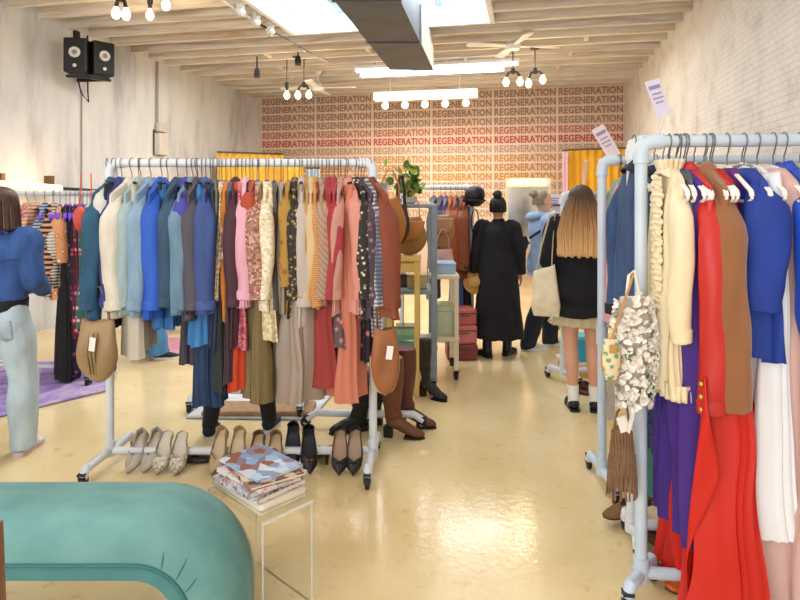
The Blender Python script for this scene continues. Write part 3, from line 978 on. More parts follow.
def on_rack(rk, px, hem, near=None, hw=0.2):
    """hook position on the rack's rail seen at column px; returns location, rotation, drop to the hem row"""
    (ax, az), (bx, bz) = rk['a'], rk['b']
    u = (px - 400) / F
    # xc = ax+(bx-ax)s ; z = az+(bz-az)s ; xc = u z
    s = (u * az - ax) / ((bx - ax) - u * (bz - az))
    xc, z = ax + (bx - ax) * s, az + (bz - az) * s
    rd = Vector((bx - ax, bz - az)).normalized()
    n = Vector((rd.y, -rd.x))                               # toward the camera
    if n.y > 0:
        n = -n
    best = 0.0
    if near is not None:
        be = 1e9
        for k in range(-60, 61):
            a = R(k)
            q = Vector((n.x * math.cos(a) - n.y * math.sin(a), n.x * math.sin(a) + n.y * math.cos(a))) * hw
            p = 400 + F * (xc + q.x) / (z + q.y)
            if abs(p - near) < be:
                be, best = abs(p - near), a
    q = Vector((n.x * math.cos(best) - n.y * math.sin(best), n.x * math.sin(best) + n.y * math.cos(best)))
    zn = z + q.y * hw
    hh = H - (hem - HY) * zn / F
    loc = W(xc, z, rk['h'])
    v = W(q.x, q.y)
    rz = math.atan2(v.y, v.x)
    return loc, rz, rk['h'] - hh

def fill(rk, where, group, rows, hanger='black', hgroup=None, seed0=0, floor_min=0.04):
    for i, row in enumerate(rows):
        desc, kind, px, near, hem, mt = row[:6]
        kw = dict(row[6]) if len(row) > 6 else {}
        hk = kw.pop('hanger', hanger if kind not in ('skirt', 'trousers') else ('clip' if hanger == 'black' else hanger))
        hw = kw.get('w', {'jacket': 0.21, 'shirt': 0.20, 'blouse': 0.2, 'top': 0.175, 'dress': 0.18, 'coat': 0.21, 'skirt': 0.16, 'trousers': 0.13}[kind])
        kw.setdefault('w', hw)
        loc, rz, drop = on_rack(rk, px, hem, near, hw)
        z0 = 0.132 if kind in ('skirt', 'trousers') else 0.108
        L = min(drop - z0, rk['h'] - z0 - floor_min)
        sl = kw.pop('sleeve', {'jacket': 0.61, 'shirt': 0.60, 'blouse': 0.56, 'coat': 0.62}.get(kind, 0.0))
        if sl:
            sl = min(sl, L - 0.05)
        wr = kw.pop('where', where)
        garment(desc, wr, kind, loc, rz, L, mt, sleeve=sl, seed=seed0 + i, group=group, **kw)
        place_hanger(hk, loc, rz, f'{ {"black": "black", "white": "white velvet", "purple": "purple", "wood": "wooden", "clip": "black clip"}[hk]} hanger with the {desc}', hgroup or f'hangers, {group}')

def M(c, **k):
    if k.get('pat', 'noise') == 'noise':
        k.setdefault('stretch', (1, 1, 0.22))
        k.setdefault('vary', 0.17)
        k.setdefault('bump', 0.35)
    return mat(c, **k)
D = lambda c, c2=None: mat(c, 'denim', col2=c2, rough=0.85, bump=0.35, stretch=(1, 1, 0.3), vary=0.16)

T = 0.022
rowsA = [
 ('off-white top with yellow flower trim', 'top', 107, 101, 232, M('#dcd9cf', scale=12), dict(th=0.02, sleeve=0.2, m2=M('#e3c64c'))),
 ('deep teal-blue denim jacket', 'jacket', 114, 92, 318, D('#2f5a78', '#24465f'), dict(th=0.03)),
 ('black denim skirt', 'skirt', 117, 105, 331, D('#2d3640', '#20272f'), dict(w=0.2, hemw=0.21)),
 ('indigo cotton shirt', 'shirt', 122, 108, 300, M('#3a3d7c', scale=20), dict(th=T)),
 ('cream denim jacket', 'jacket', 132, 110, 318, D('#dfd6c6', '#cabfac'), dict(th=0.036)),
 ('pale sage chambray shirt', 'shirt', 141, 124, 314, D('#a3b4b4', '#8fa2a4'), dict(th=T)),
 ('oatmeal canvas skirt', 'skirt', 139, 133, 357, M('#d3c7b4', scale=14), dict(w=0.17, hemw=0.2, th=0.05)),
 ('faded light blue denim jacket', 'jacket', 151, 135, 316, D('#8ba6bb', '#7791a8'), dict(th=0.032)),
 ('royal blue chore jacket', 'jacket', 162, 149, 321, M('#2f5fc4', col2='#284fa8', scale=12), dict(th=0.036, hemw=0.235, extra=('noband',))),
 ('bright blue jeans leg', 'trousers', 168, 160, 330, D('#4a86c2', '#3a70ac'), dict(w=0.12)),
 ('dark slate denim shirt', 'shirt', 178, 166, 300, D('#3d566e', '#324759'), dict(th=0.028)),
 ('violet blue cotton top', 'shirt', 187, 180, 262, M('#4a46a4', scale=14), dict(th=T)),
 ('blue-grey washed denim jacket', 'jacket', 193, 178, 313, D('#7590a6', '#5b7990'), dict(th=0.03, hemw=0.26)),
 ('charcoal brown jacket', 'jacket', 198, 188, 320, M('#565059', col2='#4a444c', scale=12), dict(th=0.028)),
 ('dark charcoal wide trousers', 'trousers', 197, 186, 366, M('#463f48', scale=10), dict(w=0.13)),
 ('azure denim skirt', 'skirt', 202, 199, 345, D('#4787c0', '#3a74ae'), dict(w=0.15, hemw=0.17, th=0.06)),
 ('navy cotton jacket with turned-back cuffs', 'jacket', 206, 203, 314, M('#41568f', col2='#384b80', scale=10), dict(th=0.042, m2=M('#495e9a', scale=10))),
 ('dark indigo jeans', 'trousers', 211, 206, 409, D('#2d4468', '#243854'), dict(w=0.14, th=0.06)),
 ('ink blue knit dress', 'dress', 213, 212, 350, M('#2a3450', scale=20), dict(th=0.02)),
 ('khaki olive vest', 'top', 217, 216.5, 300, M('#7d6f4a', scale=14), dict(th=0.015)),
 ('dark bottle green dress', 'dress', 219, 219, 395, M('#2c3330', scale=14), dict(th=0.02)),
 ('pale gold sequin top', 'top', 222, 220, 303, M('#cdb394', pat='sequin', col2='#8c7358', col3='#f0e2cc', scale=110, rough=0.35), dict(th=0.012)),
 ('burnt orange belted dress', 'dress', 226, 224, 323, M('#cf7a2c', scale=10), dict(th=0.014, extra=('belt',), m2=M('#e6cdb0'))),
 ('aubergine velvet dress', 'dress', 231, 229, 384, M('#3a2230', scale=10, sheen=0.4), dict(th=0.03)),
 ('dark plum cardigan', 'shirt', 236, 233, 348, M('#4a2a34', scale=14), dict(th=0.02)),
 ('orange-red chiffon slip', 'dress', 238, 236, 390, M('#c9421f', scale=8), dict(th=0.06, w=0.15, hemw=0.17)),
 ('raspberry sequin dress', 'dress', 242, 239, 349, M('#b8505f', pat='sequin', col2='#8c3848', col3='#e08a94', scale=90, rough=0.4), dict(th=0.03)),
 ('pink blouse with frilled hem', 'blouse', 246, 243, 306, M('#e6b0bd', col2='#d89cac', scale=10), dict(th=0.026, extra=('hem_frill',))),
 ('black lace camisole', 'top', 250, 248, 262, M('#1f1b1d', scale=40), dict(th=0.012, extra=('strap',))),
 ('rust red cropped top', 'top', 253, 250, 246, M('#b2492f', scale=20), dict(th=0.022, sleeve=0.22)),
 ('olive brown long dress', 'dress', 257, 260, 402, M('#85714a', col2='#75623e', scale=8), dict(th=0.05, hemw=0.21, folds=4, amp=0.02)),
 ('bronze sequin top', 'blouse', 259, 256, 302, M('#a06a58', pat='sequin', col2='#74453a', col3='#d8a992', scale=80, rough=0.38), dict(th=0.034, extra=('nocollar',))),
 ('cream crochet top', 'blouse', 266, 265, 313, M('#e3d3b2', pat='sequin', col2='#cbb891', col3='#f0e6cf', scale=70), dict(th=0.018, extra=('nocollar',))),
 ('ecru lace dress', 'dress', 268, 271, 342, M('#d8c69c', pat='sequin', col2='#c2ae80', col3='#e9dcbb', scale=60), dict(th=0.045)),
 ('smoke grey slip dress', 'dress', 274, 275, 312, M('#5c5757', scale=10), dict(th=0.014, extra=('strap',), m2=m_black)),
 ('taupe wool vest', 'top', 281, 281, 312, M('#a19080', scale=20), dict(th=0.018)),
 ('mustard paisley dress', 'dress', 288, 287, 315, M('#a8803a', pat='floral', col2='#7e5a24', col3='#c8743c', scale=22), dict(th=0.022, sleeve=0.5)),
 ('black and gold print blouse', 'blouse', 295, 294, 318, M('#2b2622', pat='floral', col2='#6b5836', col3='#b09660', scale=40), dict(th=0.02)),
 ('taupe satin long skirt', 'skirt', 299, 302, 402, M('#ab9888', col2='#8f7c6e', scale=4, rough=0.35), dict(th=0.085, w=0.18, hemw=0.24, folds=5, amp=0.03)),
 ('pale greige long shirt', 'shirt', 302, 302, 328, M('#c2b5aa', col2='#b0a297', scale=8), dict(th=0.03)),
 ('camel knit sweater', 'blouse', 307, 307, 300, M('#bb9057', scale=24), dict(th=0.011)),
 ('sand coloured blouse', 'blouse', 311, 311, 296, M('#d8b98f', scale=12), dict(th=0.013)),
 ('caramel striped shirt', 'shirt', 315, 315, 308, M('#b2743c', pat='stripe', col2='#cf9a5c', scale=26), dict(th=0.013)),
 ('chestnut knit vest', 'top', 318, 318, 318, M('#7a3f30', scale=20), dict(th=0.014)),
 ('grey-brown blouse with diagonal rust stripes', 'blouse', 322, 322, 306, M('#8d7d74', pat='diag', col2='#b98a66', scale=17), dict(th=0.026)),
 ('brick red long dress', 'dress', 326, 328, 386, M('#a03a34', col2='#8c302c', scale=6), dict(th=0.075, hemw=0.2, folds=4, amp=0.024)),
 ('crimson blouse', 'blouse', 329, 330, 290, M('#a52f38', scale=10), dict(th=0.011)),
 ('deep red blouse with gathered cuffs', 'blouse', 334, 334, 298, M('#a83a40', scale=10), dict(th=0.018)),
 ('mauve rose print dress', 'dress', 338, 340, 349, M('#5e4a4a', pat='floral', col2='#7e5a58', col3='#c77f7c', scale=24), dict(th=0.03)),
 ('dusty blush tunic', 'blouse', 341, 338, 316, M('#c49080', col2='#b58070', scale=8), dict(th=0.017, hemw=0.22)),
 ('terracotta pink long skirt', 'skirt', 345, 352, 400, M('#cf7f66', col2='#bb6c54', scale=6), dict(th=0.07, w=0.17, hemw=0.2, folds=4, amp=0.025)),
 ('salmon blouse with buttoned cuff', 'blouse', 347, 357, 312, M('#d69282', col2='#c98372', scale=8), dict(th=0.04, hemw=0.23)),
 ('black and cream floral blouse', 'blouse', 355, 365, 316, M('#2a2424', pat='floral', col2='#4c4038', col3='#dcc9ae', scale=36), dict(th=0.024)),
 ('black dress with rose print', 'dress', 358, 368, 362, M('#1d191c', pat='floral', col2='#48343a', col3='#c85f5c', scale=22), dict(th=0.035)),
 ('plum patterned cardigan', 'shirt', 361, 371, 320, M('#4a3a44', pat='floral', col2='#5c4a54', col3='#8c7680', scale=30), dict(th=0.02)),
 ('navy plaid shirt', 'shirt', 364, 376, 340, M('#4a5268', pat='plaid', col2='#7a7a84', col3='#c9c4b8', scale=14), dict(th=0.02)),
 ('rust brown corduroy jacket', 'jacket', 369, 388, 319, M('#8e4a34', col2='#7c3e2b', scale=12), dict(th=0.045, hemw=0.26, extra=('noband',), m2=M('#80402c'))),
]
fill(RA, 'on the long rack', 'clothes on the long shoe rack', rowsA, 'black', 'black hangers on the long shoe rack', 100)

V = dict(hanger='white')
cream = M('#efe0bf', col2='#e3d1aa', scale=7, rough=0.7)
rowsB = [
 ('cream ruffled blouse', 'blouse', 669, None, 400, cream, dict(th=0.036, hemw=0.165, w=0.165, extra=('ruffle', 'hem_frill'), folds=4, amp=0.018, sleeve=0.56, sl_r=0.042)),
 ('violet-blue long fringed scarf', 'top', 676, 697, 392, M('#3c3aa8', pat='stripev', col2='#2a2350', scale=22), dict(w=0.14, hemw=0.15, th=0.016, extra=('fringe',), m2=M('#4a44b8'), name='scarf')),
 ('deep purple long dress', 'dress', 684, None, 552, M('#4a2a86', col2='#3f2276', scale=6), dict(th=0.04, hemw=0.18, folds=4, amp=0.025)),
 ('charcoal knit top', 'top', 680, 692, 268, M('#5c5a62', scale=20), dict(th=0.014)),
 ('scarlet leather jacket with gold cuff buttons', 'jacket', 686, 712, 398, M('#c93028', col2='#b6261f', scale=6, rough=0.42), dict(th=0.036, extra=('gold_buttons', 'noband'), sleeve=0.78)),
 ('plum knit scarf top', 'top', 727, None, 235, M('#6a2a78', scale=20), dict(w=0.09, th=0.03)),
 ('dark red cotton top', 'top', 712, 733, 300, M('#a3251f', scale=10), dict(th=0.03)),
 ('scarlet long dress with draped handkerchief panel', 'dress', 710, None, 640, M('#d42618', col2='#c01e12', scale=4, rough=0.55), dict(th=0.08, hemw=0.26, folds=5, amp=0.04, extra=('asym',))),
 ('brown suede coat', 'coat', 704, None, 400, M('#9a6540', col2='#8b5936', scale=9, rough=0.85, sheen=0.3), dict(th=0.05, hemw=0.21, sleeve=0.76)),
 ('white pleated long skirt', 'skirt', 757, None, 536, M('#f0eff0', col2='#e2e2e6', scale=6), dict(th=0.07, w=0.17, hemw=0.21, folds=6, amp=0.02)),
 ('cobalt blue gathered top', 'top', 744, None, 360, M('#22409c', col2='#1b3486', scale=8), dict(th=0.06, w=0.19, hemw=0.21, sleeve=0.42, folds=7, amp=0.034)),
 ('dusty pink long gown', 'dress', 773, None, 620, M('#d9b4ac', col2='#cba49c', scale=5), dict(th=0.09, hemw=0.24, folds=5, amp=0.03)),
 ('ultramarine satin blouse', 'blouse', 784, None, 400, M('#2450c0', col2='#1c409e', scale=6, rough=0.4), dict(th=0.035)),
 ('black and white tweed jacket', 'jacket', 800, None, 402, M('#8a8686', pat='sequin', col2='#2e2c2e', col3='#e8e4e0', scale=130, rough=0.9), dict(th=0.04)),
]
fill(RB, 'on the pale blue-white rack', 'clothes on the pale blue-white rack', rowsB, 'white', 'white velvet hangers on the pale blue-white rack', 300)
rowsB2 = [
 ('dark denim jacket with black collar', 'jacket', 634, None, 392, D('#3d5680', '#2f4468'), dict(th=0.045, m2=M('#20242e'), extra=('noband',))),
 ('navy lace long top', 'top', 654, None, 462, M('#24325c', pat='sequin', col2='#1a2546', col3='#3a4a7c', scale=60), dict(th=0.03)),
 ('teal green satin dress', 'dress', 663, None, 522, M('#1f7a72', scale=6, rough=0.4), dict(th=0.03)),
 ('indigo embroidered skirt', 'skirt', 668, None, 452, M('#34386e', pat='stripe', col2='#5a5a92', scale=9), dict(th=0.05)),
 ('olive ribbon top', 'top', 676, None, 400, M('#8c9a34', scale=14), dict(th=0.02)),
 ('midnight blue wrap dress', 'dress', 694, None, 560, M('#20244c', scale=6), dict(th=0.05)),
 ('magenta silk dress', 'dress', 706, None, 570, M('#8a2a6a', scale=6, rough=0.4), dict(th=0.05)),
 ('soft grey beaded gown', 'dress', 742, None, 500, M('#8d8a92', scale=20), dict(th=0.04)),
]
fill(RB2, 'on the rack behind the cream blouse', 'clothes on the rack behind the cream blouse', rowsB2, 'white', 'white hangers on the rack behind the cream blouse', 400)
rowsC = [
 ('sage green linen top', 'top', 619, None, 262, M('#93a592', col2='#82957f', scale=8), dict(th=0.04, sleeve=0.25)),
 ('ash grey shirt', 'shirt', 625, None, 292, M('#a3a5a8', scale=10), dict(th=0.03)),
 ('rose pink satin skirt', 'skirt', 622, 618, 326, M('#dfa0a4', scale=8, rough=0.5), dict(th=0.06)),
 ('grey marl dress', 'dress', 634, None, 340, M('#7d8086', scale=20), dict(th=0.03)),
 ('dark navy blouse', 'blouse', 641, None, 330, M('#2a3050', scale=10), dict(th=0.03)),
 ('mint cotton shirt', 'shirt', 656, None, 300, M('#b4c9bc', scale=10), dict(th=0.03)),
 ('faded coral blouse', 'blouse', 668, None, 330, M('#d8887c', scale=10), dict(th=0.03)),
]
fill(RC, 'on the rack beside the long-haired shopper', 'clothes on the rack beside the long-haired shopper', rowsC, 'wood', 'wooden hangers on the rack beside the long-haired shopper', 500)
rowsG = [
 ('slate purple jacket', 'jacket', 441, None, 268, M('#5d5470', scale=10), dict(th=0.04)),
 ('dusty violet shirt', 'shirt', 446, None, 264, M('#6e6686', scale=10), dict(th=0.03)),
 ('pale rust leather jacket', 'jacket', 451, None, 262, M('#a85e36', scale=8, rough=0.5), dict(th=0.045)),
 ('orange-brown leather jacket', 'jacket', 456, None, 264, M('#9a4e28', scale=8, rough=0.5), dict(th=0.05)),
 ('dark rust leather coat', 'coat', 462, None, 280, M('#84401f', scale=8, rough=0.5), dict(th=0.05)),
 ('brown suede jacket with fur collar', 'jacket', 465, None, 272, M('#8c4a2a', scale=8), dict(th=0.04, m2=M('#3c2c24', scale=40))),
 ('blue denim long skirt', 'skirt', 458, None, 315, D('#4a66a0', '#3a5286'), dict(th=0.07)),
 ('black trousers pair', 'trousers', 465, None, 330, M('#1b1b20'), dict(th=0.04)),
 ('grey wool coat', 'coat', 434, None, 300, M('#6b6a6c', scale=10), dict(th=0.04)),
]
fill(RG, 'on the leather jacket rack', 'clothes on the leather jacket rack', rowsG, 'black', 'hangers on the leather jacket rack', 600)
fl_ = lambda c, c2, c3, s=20: M(c, pat='floral', col2=c2, col3=c3, scale=s)
rowsJ = [
 ('mauve print blouse', 'blouse', -8, None, 300, fl_('#8a6a8c', '#5c4a70', '#d8b0b4'), dict(th=0.04)),
 ('navy spotted dress', 'dress', 2, None, 340, fl_('#28304a', '#3c4a70', '#c0c4d0'), dict(th=0.04)),
 ('lilac cotton shirt', 'shirt', 14, None, 300, M('#a99ac4'), dict(th=0.04)),
 ('orange floral blouse', 'blouse', 28, None, 290, fl_('#d49a78', '#b8644c', '#f0d8c0'), dict(th=0.04)),
 ('peach striped shirt', 'shirt', 36, None, 280, M('#e0b090', pat='stripe', col2='#c07a58', scale=10), dict(th=0.03)),
 ('light blue striped shirt', 'shirt', 45, 40, 282, M('#9ab0c8', pat='stripe', col2='#4a5670', scale=12), dict(th=0.035)),
 ('black and tan striped jumper', 'blouse', 53, 50, 285, M('#d29a74', pat='stripe', col2='#1e1a1e', scale=7), dict(th=0.055)),
 ('checked cream and black shirt', 'shirt', 54, 53, 298, M('#e2d8c8', pat='plaid', col2='#8a8278', col3='#1e1e20', scale=12), dict(th=0.05)),
 ('peach rose print dress', 'dress', 60, 58, 300, fl_('#e0a070', '#c87848', '#f6dcc0'), dict(th=0.045, sleeve=0.4)),
 ('black maxi dress', 'dress', 66, 65, 386, M('#141317'), dict(th=0.06, hemw=0.26)),
 ('black lace gown', 'dress', 70, 70, 384, M('#1c191e', pat='floral', col2='#262229', col3='#6a6468', scale=30), dict(th=0.05)),
 ('purple-black floral dress', 'dress', 75, 74, 372, fl_('#2a1e34', '#5a2a50', '#c8506c'), dict(th=0.04)),
 ('crimson floral dress', 'dress', 79, 78, 340, fl_('#5c1e2e', '#a03048', '#e0a0a0'), dict(th=0.04)),
 ('teal and red print dress', 'dress', 83, 82, 330, fl_('#2a6a70', '#a03030', '#c8d8c8'), dict(th=0.04)),
 ('emerald print skirt', 'skirt', 87, 88, 340, fl_('#2a7a68', '#1e5a50', '#8ac0a8'), dict(th=0.05)),
 ('cream ribbon cardigan', 'blouse', 90, 90, 310, M('#e0d4c0', scale=14), dict(th=0.03)),
 ('coral red knit blouse', 'blouse', 93, 93, 262, M('#c84038', scale=14), dict(th=0.03)),
]
fill(RJ, 'on the rack with purple hangers', 'clothes on the rack with purple hangers', rowsJ, 'purple', 'purple hangers by the plaster wall', 700)
rowsH = [
 ('pale pink frock', 'dress', 570, None, 300, M('#dcb4bc'), dict(th=0.04)),
 ('white cotton shirt', 'shirt', 582, None, 290, M('#e4e2de'), dict(th=0.04)),
 ('black wool jacket', 'jacket', 594, None, 290, M('#1e1e22'), dict(th=0.05)),
 ('silver grey blouse', 'blouse', 606, None, 290, M('#9a9ca2'), dict(th=0.04)),
]
fill(RH, 'on the rack past the long-haired shopper', 'clothes past the long-haired shopper', rowsH, 'white', 'hangers past the long-haired shopper', 800)
# ================================================================ shoes
def shoe(desc, kind, loc, rz, pitch, c, c_in, Ls=0.245, heel=0.05, toe='point', bow=None, slingback=False, mule=False, group=None, cat='shoe', roll=0.0, rough=0.4, pat='noise', closed=0.62):
    """toe toward local -y, heel at +y. pitch lifts the heel"""
    t = thing('shoe', desc, cat, loc, 0, group)
    t.rotation_mode = 'ZYX' if False else 'XYZ'
    Mx = Matrix.Rotation(rz, 4, 'Z') @ Matrix.Rotation(pitch, 4, 'X') @ Matrix.Rotation(roll, 4, 'Y')
    t.rotation_euler = Mx.to_euler()
    m = mat(c, pat, scale=60 if pat == 'sequin' else 14, rough=rough, bump=0.05, vary=0.25 if pat == 'sequin' else 0.08)
    mi = mat(c_in, 'noise', scale=14, rough=0.6, bump=0.02)
    ms = mat('#2a211c', 'noise', scale=14, rough=0.5)
    def hw(v):                        # half width from heel (0) to toe (1)
        w = 0.033 + 0.013 * math.sin(PI * min(1, max(0, (v - 0.2) / 0.75)))
        if v < 0.12:
            w = 0.033 * math.sqrt(max(0.0, 1 - ((0.12 - v) / 0.12) ** 2)) + 0.001
        if v > 0.78:
            k = (v - 0.78) / 0.22
            w *= (1 - k ** 1.3) if toe == 'point' else math.sqrt(max(0, 1 - k ** 2.2))
        return max(w, 0.0015)
    def zz(v):                        # sole height along the shoe
        k = max(0, min(1, (0.68 - v) / 0.5))
        return 0.006 + heel * (k * k * (3 - 2 * k)) + (0.008 * max(0, (v - 0.85) / 0.15) ** 2)
    def yy(v):
        return Ls * (0.5 - v)
    n = 26
    MB().grid(lambda u, v: (hw(v) * (2 * u - 1), yy(v), zz(v) - 0.004), 6, n).build('sole', ms, t, smooth=60, solid=0.006)
    MB().grid(lambda u, v: (hw(v) * 0.93 * (2 * u - 1), yy(v), zz(v) + 0.001), 6, n).build('insole', mi, t, smooth=60)
    hs = lambda v: 0.022 + (0.030 * max(0, (0.3 - v) / 0.3) if not mule else -0.012 * max(0, (0.5 - v) / 0.5)) + 0.012 * max(0, min(1, (v - 0.45) / 0.2))
    up = MB()
    def side(s):
        def fn(u, v):
            w = hw(v)
            cl = max(0.0, min(1, (v - closed + 0.08) / 0.10))
            # arc from the sole edge to the top line
            top = hs(v)
            a = u * (PI / 2) * (0.55 + 0.45 * cl)
            x = s * (w * (1.03 - 0.0 * u)) * (math.cos(a) if cl > 0 else 1 - 0.10 * u) if cl > 0.02 else s * w * (1.03 - 0.12 * u)
            taper = 1 - 0.55 * max(0, (v - 0.7) / 0.3)
            z = zz(v) + top * taper * (math.sin(a) if cl > 0.02 else u)
            return (x, yy(v), z)
        return fn
    for s in (-1, 1):
        up.grid(side(s), 8, n)
    if not mule:                      # heel counter
        def hc(u, v):
            a = PI * (u)
            return (0.0335 * math.cos(a), yy(0.10) + 0.024 * math.sin(a), zz(0.05) + (hs(0.05)) * v)
        up.grid(hc, 12, 4)
    up.build('upper', m, t, smooth=60, solid=0.003)
    if heel > 0.02:
        MB().tube([(0, yy(0.08), 0.0), (0, yy(0.085), heel * 0.5), (0, yy(0.11), heel)], [0.008 if heel > 0.045 else 0.02, 0.010 if heel > 0.045 else 0.021, 0.022], 12).build('heel', m, t)
    if bow:
        mb = MB()
        v = closed + 0.06
        z = zz(v) + 0.036
        for s in (-1, 1):
            mb.ball((s * 0.014, yy(v), z), (0.014, 0.006, 0.008), 10, 6)
        mb.ball((0, yy(v), z), (0.005, 0.006, 0.006), 8, 6)
        mb.build('bow', mat(bow, 'noise', rough=0.4), t)
    if slingback:
        MB().tube([(-0.028, yy(0.35), zz(0.35) + 0.02), (-0.025, yy(0.1), zz(0.1) + 0.045), (0, yy(-0.02), zz(0) + 0.052), (0.025, yy(0.1), zz(0.1) + 0.045), (0.028, yy(0.35), zz(0.35) + 0.02)], [0.003] * 5, 6).build('strap', m, t)
    return t

def shoe_on_bar(desc, px, ytoe, rz=0.0, pitch=R(-40), ztoe=None, **kw):
    """heel hooked on the base bar, toe resting on the floor"""
    Ls = kw.get('Ls', 0.245)
    p = G(px, ytoe)
    d = W(0, 1)
    # centre of the shoe lies half a length behind the toe
    c = p + d * (Ls * 0.5 * math.cos(pitch)) + Vector((0, 0, Ls * 0.5 * math.sin(-pitch) + 0.004))
    return shoe(desc, kw.pop('kind', 'pump'), c, TH + rz, pitch, **kw)

# pitch about local x: toe at -y must go down -> positive rotation lifts +y
up_ = R(42)
def sb(desc, px, ytoe, rz=0.0, pit=up_, **kw):
    Ls = kw.get('Ls', 0.245)
    p = G(px, ytoe)
    c = p + W(-math.sin(rz) * 0.5 * Ls * math.cos(pit), Ls * 0.5 * math.cos(pit)) + Vector((0, 0, Ls * 0.5 * math.sin(pit) + 0.003))
    return shoe(desc, 'pump', c, TH + rz, pit, **kw)
gS = 'shoes leaning on the long rack base bar'
sb('grey-beige pointed flat, at the wheel end of the shoe row', 128, 475, R(-10), c='#b3a99a', c_in='#cfc3ae', heel=0.015, group=gS, slingback=True)
sb('grey-beige pointed slingback beside its twin in the shoe row', 144, 474, R(-9), c='#b5ab9c', c_in='#cfc3ae', heel=0.015, group=gS, slingback=True)
sb('silver embellished mule next to the grey-beige slingback', 157, 476, R(-4), c='#c9bfae', c_in='#d8ceb9', heel=0.04, group=gS, pat='sequin', mule=True, bow='#e4ded2', rough=0.3)
sb('silver embellished mule next to the dark loafers', 175, 477, R(3), c='#c4b9a6', c_in='#d8ceb9', heel=0.04, group=gS, pat='sequin', mule=True, bow='#e4ded2', rough=0.3)
for k, (x, y, a) in enumerate(((176, 458, 80), (196, 461, 100))):
    p = G(x, y)
    shoe(['dark brown loafer tucked behind the silver mules', 'dark brown loafer lying flat, open gap before the beige pumps'][k], 'loafer', p + Vector((0, 0, 0.004)), TH + R(a), 0, c='#3c2a20', c_in='#201814', heel=0.012, toe='round', group=gS)
sb('beige satin pump at the start of the pale pumps', 212, 476, R(-14), c='#b79d78', c_in='#d6bd98', heel=0.055, group=gS, closed=0.68)
sb('beige satin pump, the second of the plain pair behind the magazines', 233, 476, R(-5), c='#bca27c', c_in='#d6bd98', heel=0.055, group=gS, closed=0.68)
sb('brown flat with knotted bow behind the magazine stack', 252, 478, R(-4), c='#6d4c34', c_in='#c4a680', heel=0.02, toe='round', bow='#543620', group=gS, closed=0.66)
sb('tan flat with brown bow between bow flat and black pumps', 272, 478, R(2), c='#8a6746', c_in='#c9ab84', heel=0.02, toe='round', bow='#543620', group=gS, closed=0.66)
sb('black high-heeled pump beside the tan bow flat', 291, 472, R(2), c='#17171c', c_in='#2a2a33', heel=0.07, group=gS, closed=0.66)
sb('black high-heeled pump with brown ornament leaning beside it', 310, 476, R(14), c='#17171c', c_in='#2a2a33', heel=0.07, bow='#7a3c20', group=gS, closed=0.66)
sb('black-tipped beige pump, its toe bow nearer the black pumps', 339, 477, R(2), c='#2b2523', c_in='#b6957a', heel=0.06, bow='#17171a', group=gS, closed=0.70)
sb('black-tipped beige pump nearest the rack wheel', 353, 477, R(-3), c='#2b2523', c_in='#b6957a', heel=0.06, bow='#17171a', group=gS, closed=0.70)
for k, (x, y) in enumerate(((323, 458), (220, 470))):
    shoe(['dark block-heeled shoe behind the bar near the black-tipped pumps', 'brown heeled sandal half hidden under the beige pumps'][k], 'pump', G(x, y) + Vector((0, 0, 0.003)), TH + R(200 - 180 * k), 0, c='#2e211a' if k == 0 else '#6a4a30', c_in='#3a2a20', heel=0.06, group=gS)
# by the white brick wall
for k, (x, y, a) in enumerate(((651, 497, 10), (668, 500, -12))):
    shoe(['silver metallic shoe beneath the navy lace top', 'silver metallic shoe nearest the teal satin dress'][k], 'pump', G(x, y) + Vector((0, 0, 0.003)), TH + R(a), 0, c='#c9c4ba', c_in='#e0d8c8', heel=0.03, toe='round', group='silver shoes under the petal rack', rough=0.25)
shoe('large brown suede mule with its toe toward the aisle', 'mule', G(628, 521) + Vector((0, 0, 0.05)), TH + R(-68), R(4), c='#7a5636', c_in='#5c3f28', Ls=0.30, heel=0.03, mule=True, toe='round', group='brown suede mules', rough=0.9)
shoe('large brown suede mule lying behind the blue-white post', 'mule', G(668, 553) + Vector((0, 0, 0.01)), TH + R(40), R(3), c='#70492e', c_in='#54392a', Ls=0.32, heel=0.02, mule=True, toe='round', group='brown suede mules', rough=0.9)
shoe('orange striped sandal under the scarlet dress', 'mule', G(690, 585) + Vector((0, 0, 0.003)), TH + R(-70), 0, c='#d2691e', c_in='#c8a064', heel=0.03, toe='round', group='bright sandals by scarlet dress')
shoe('teal blue sandal peeking out beside the orange one', 'mule', G(712, 588) + Vector((0, 0, 0.003)), TH + R(-50), 0, c='#1f6f94', c_in='#2a86a8', heel=0.03, toe='round', group='bright sandals by scarlet dress')
# rust-brown shoes below the teal box
for k, x in enumerate((586, 596)):
    shoe(['brown leather shoe under the teal box', 'brown leather shoe at the outer corner under the teal box'][k], 'loafer', G(x, 394) + Vector((0, 0, 0.003)), TH + R(60 - 20 * k), 0, c='#6a3f28', c_in='#3a241a', heel=0.02, toe='round', group='brown shoes under the teal box')

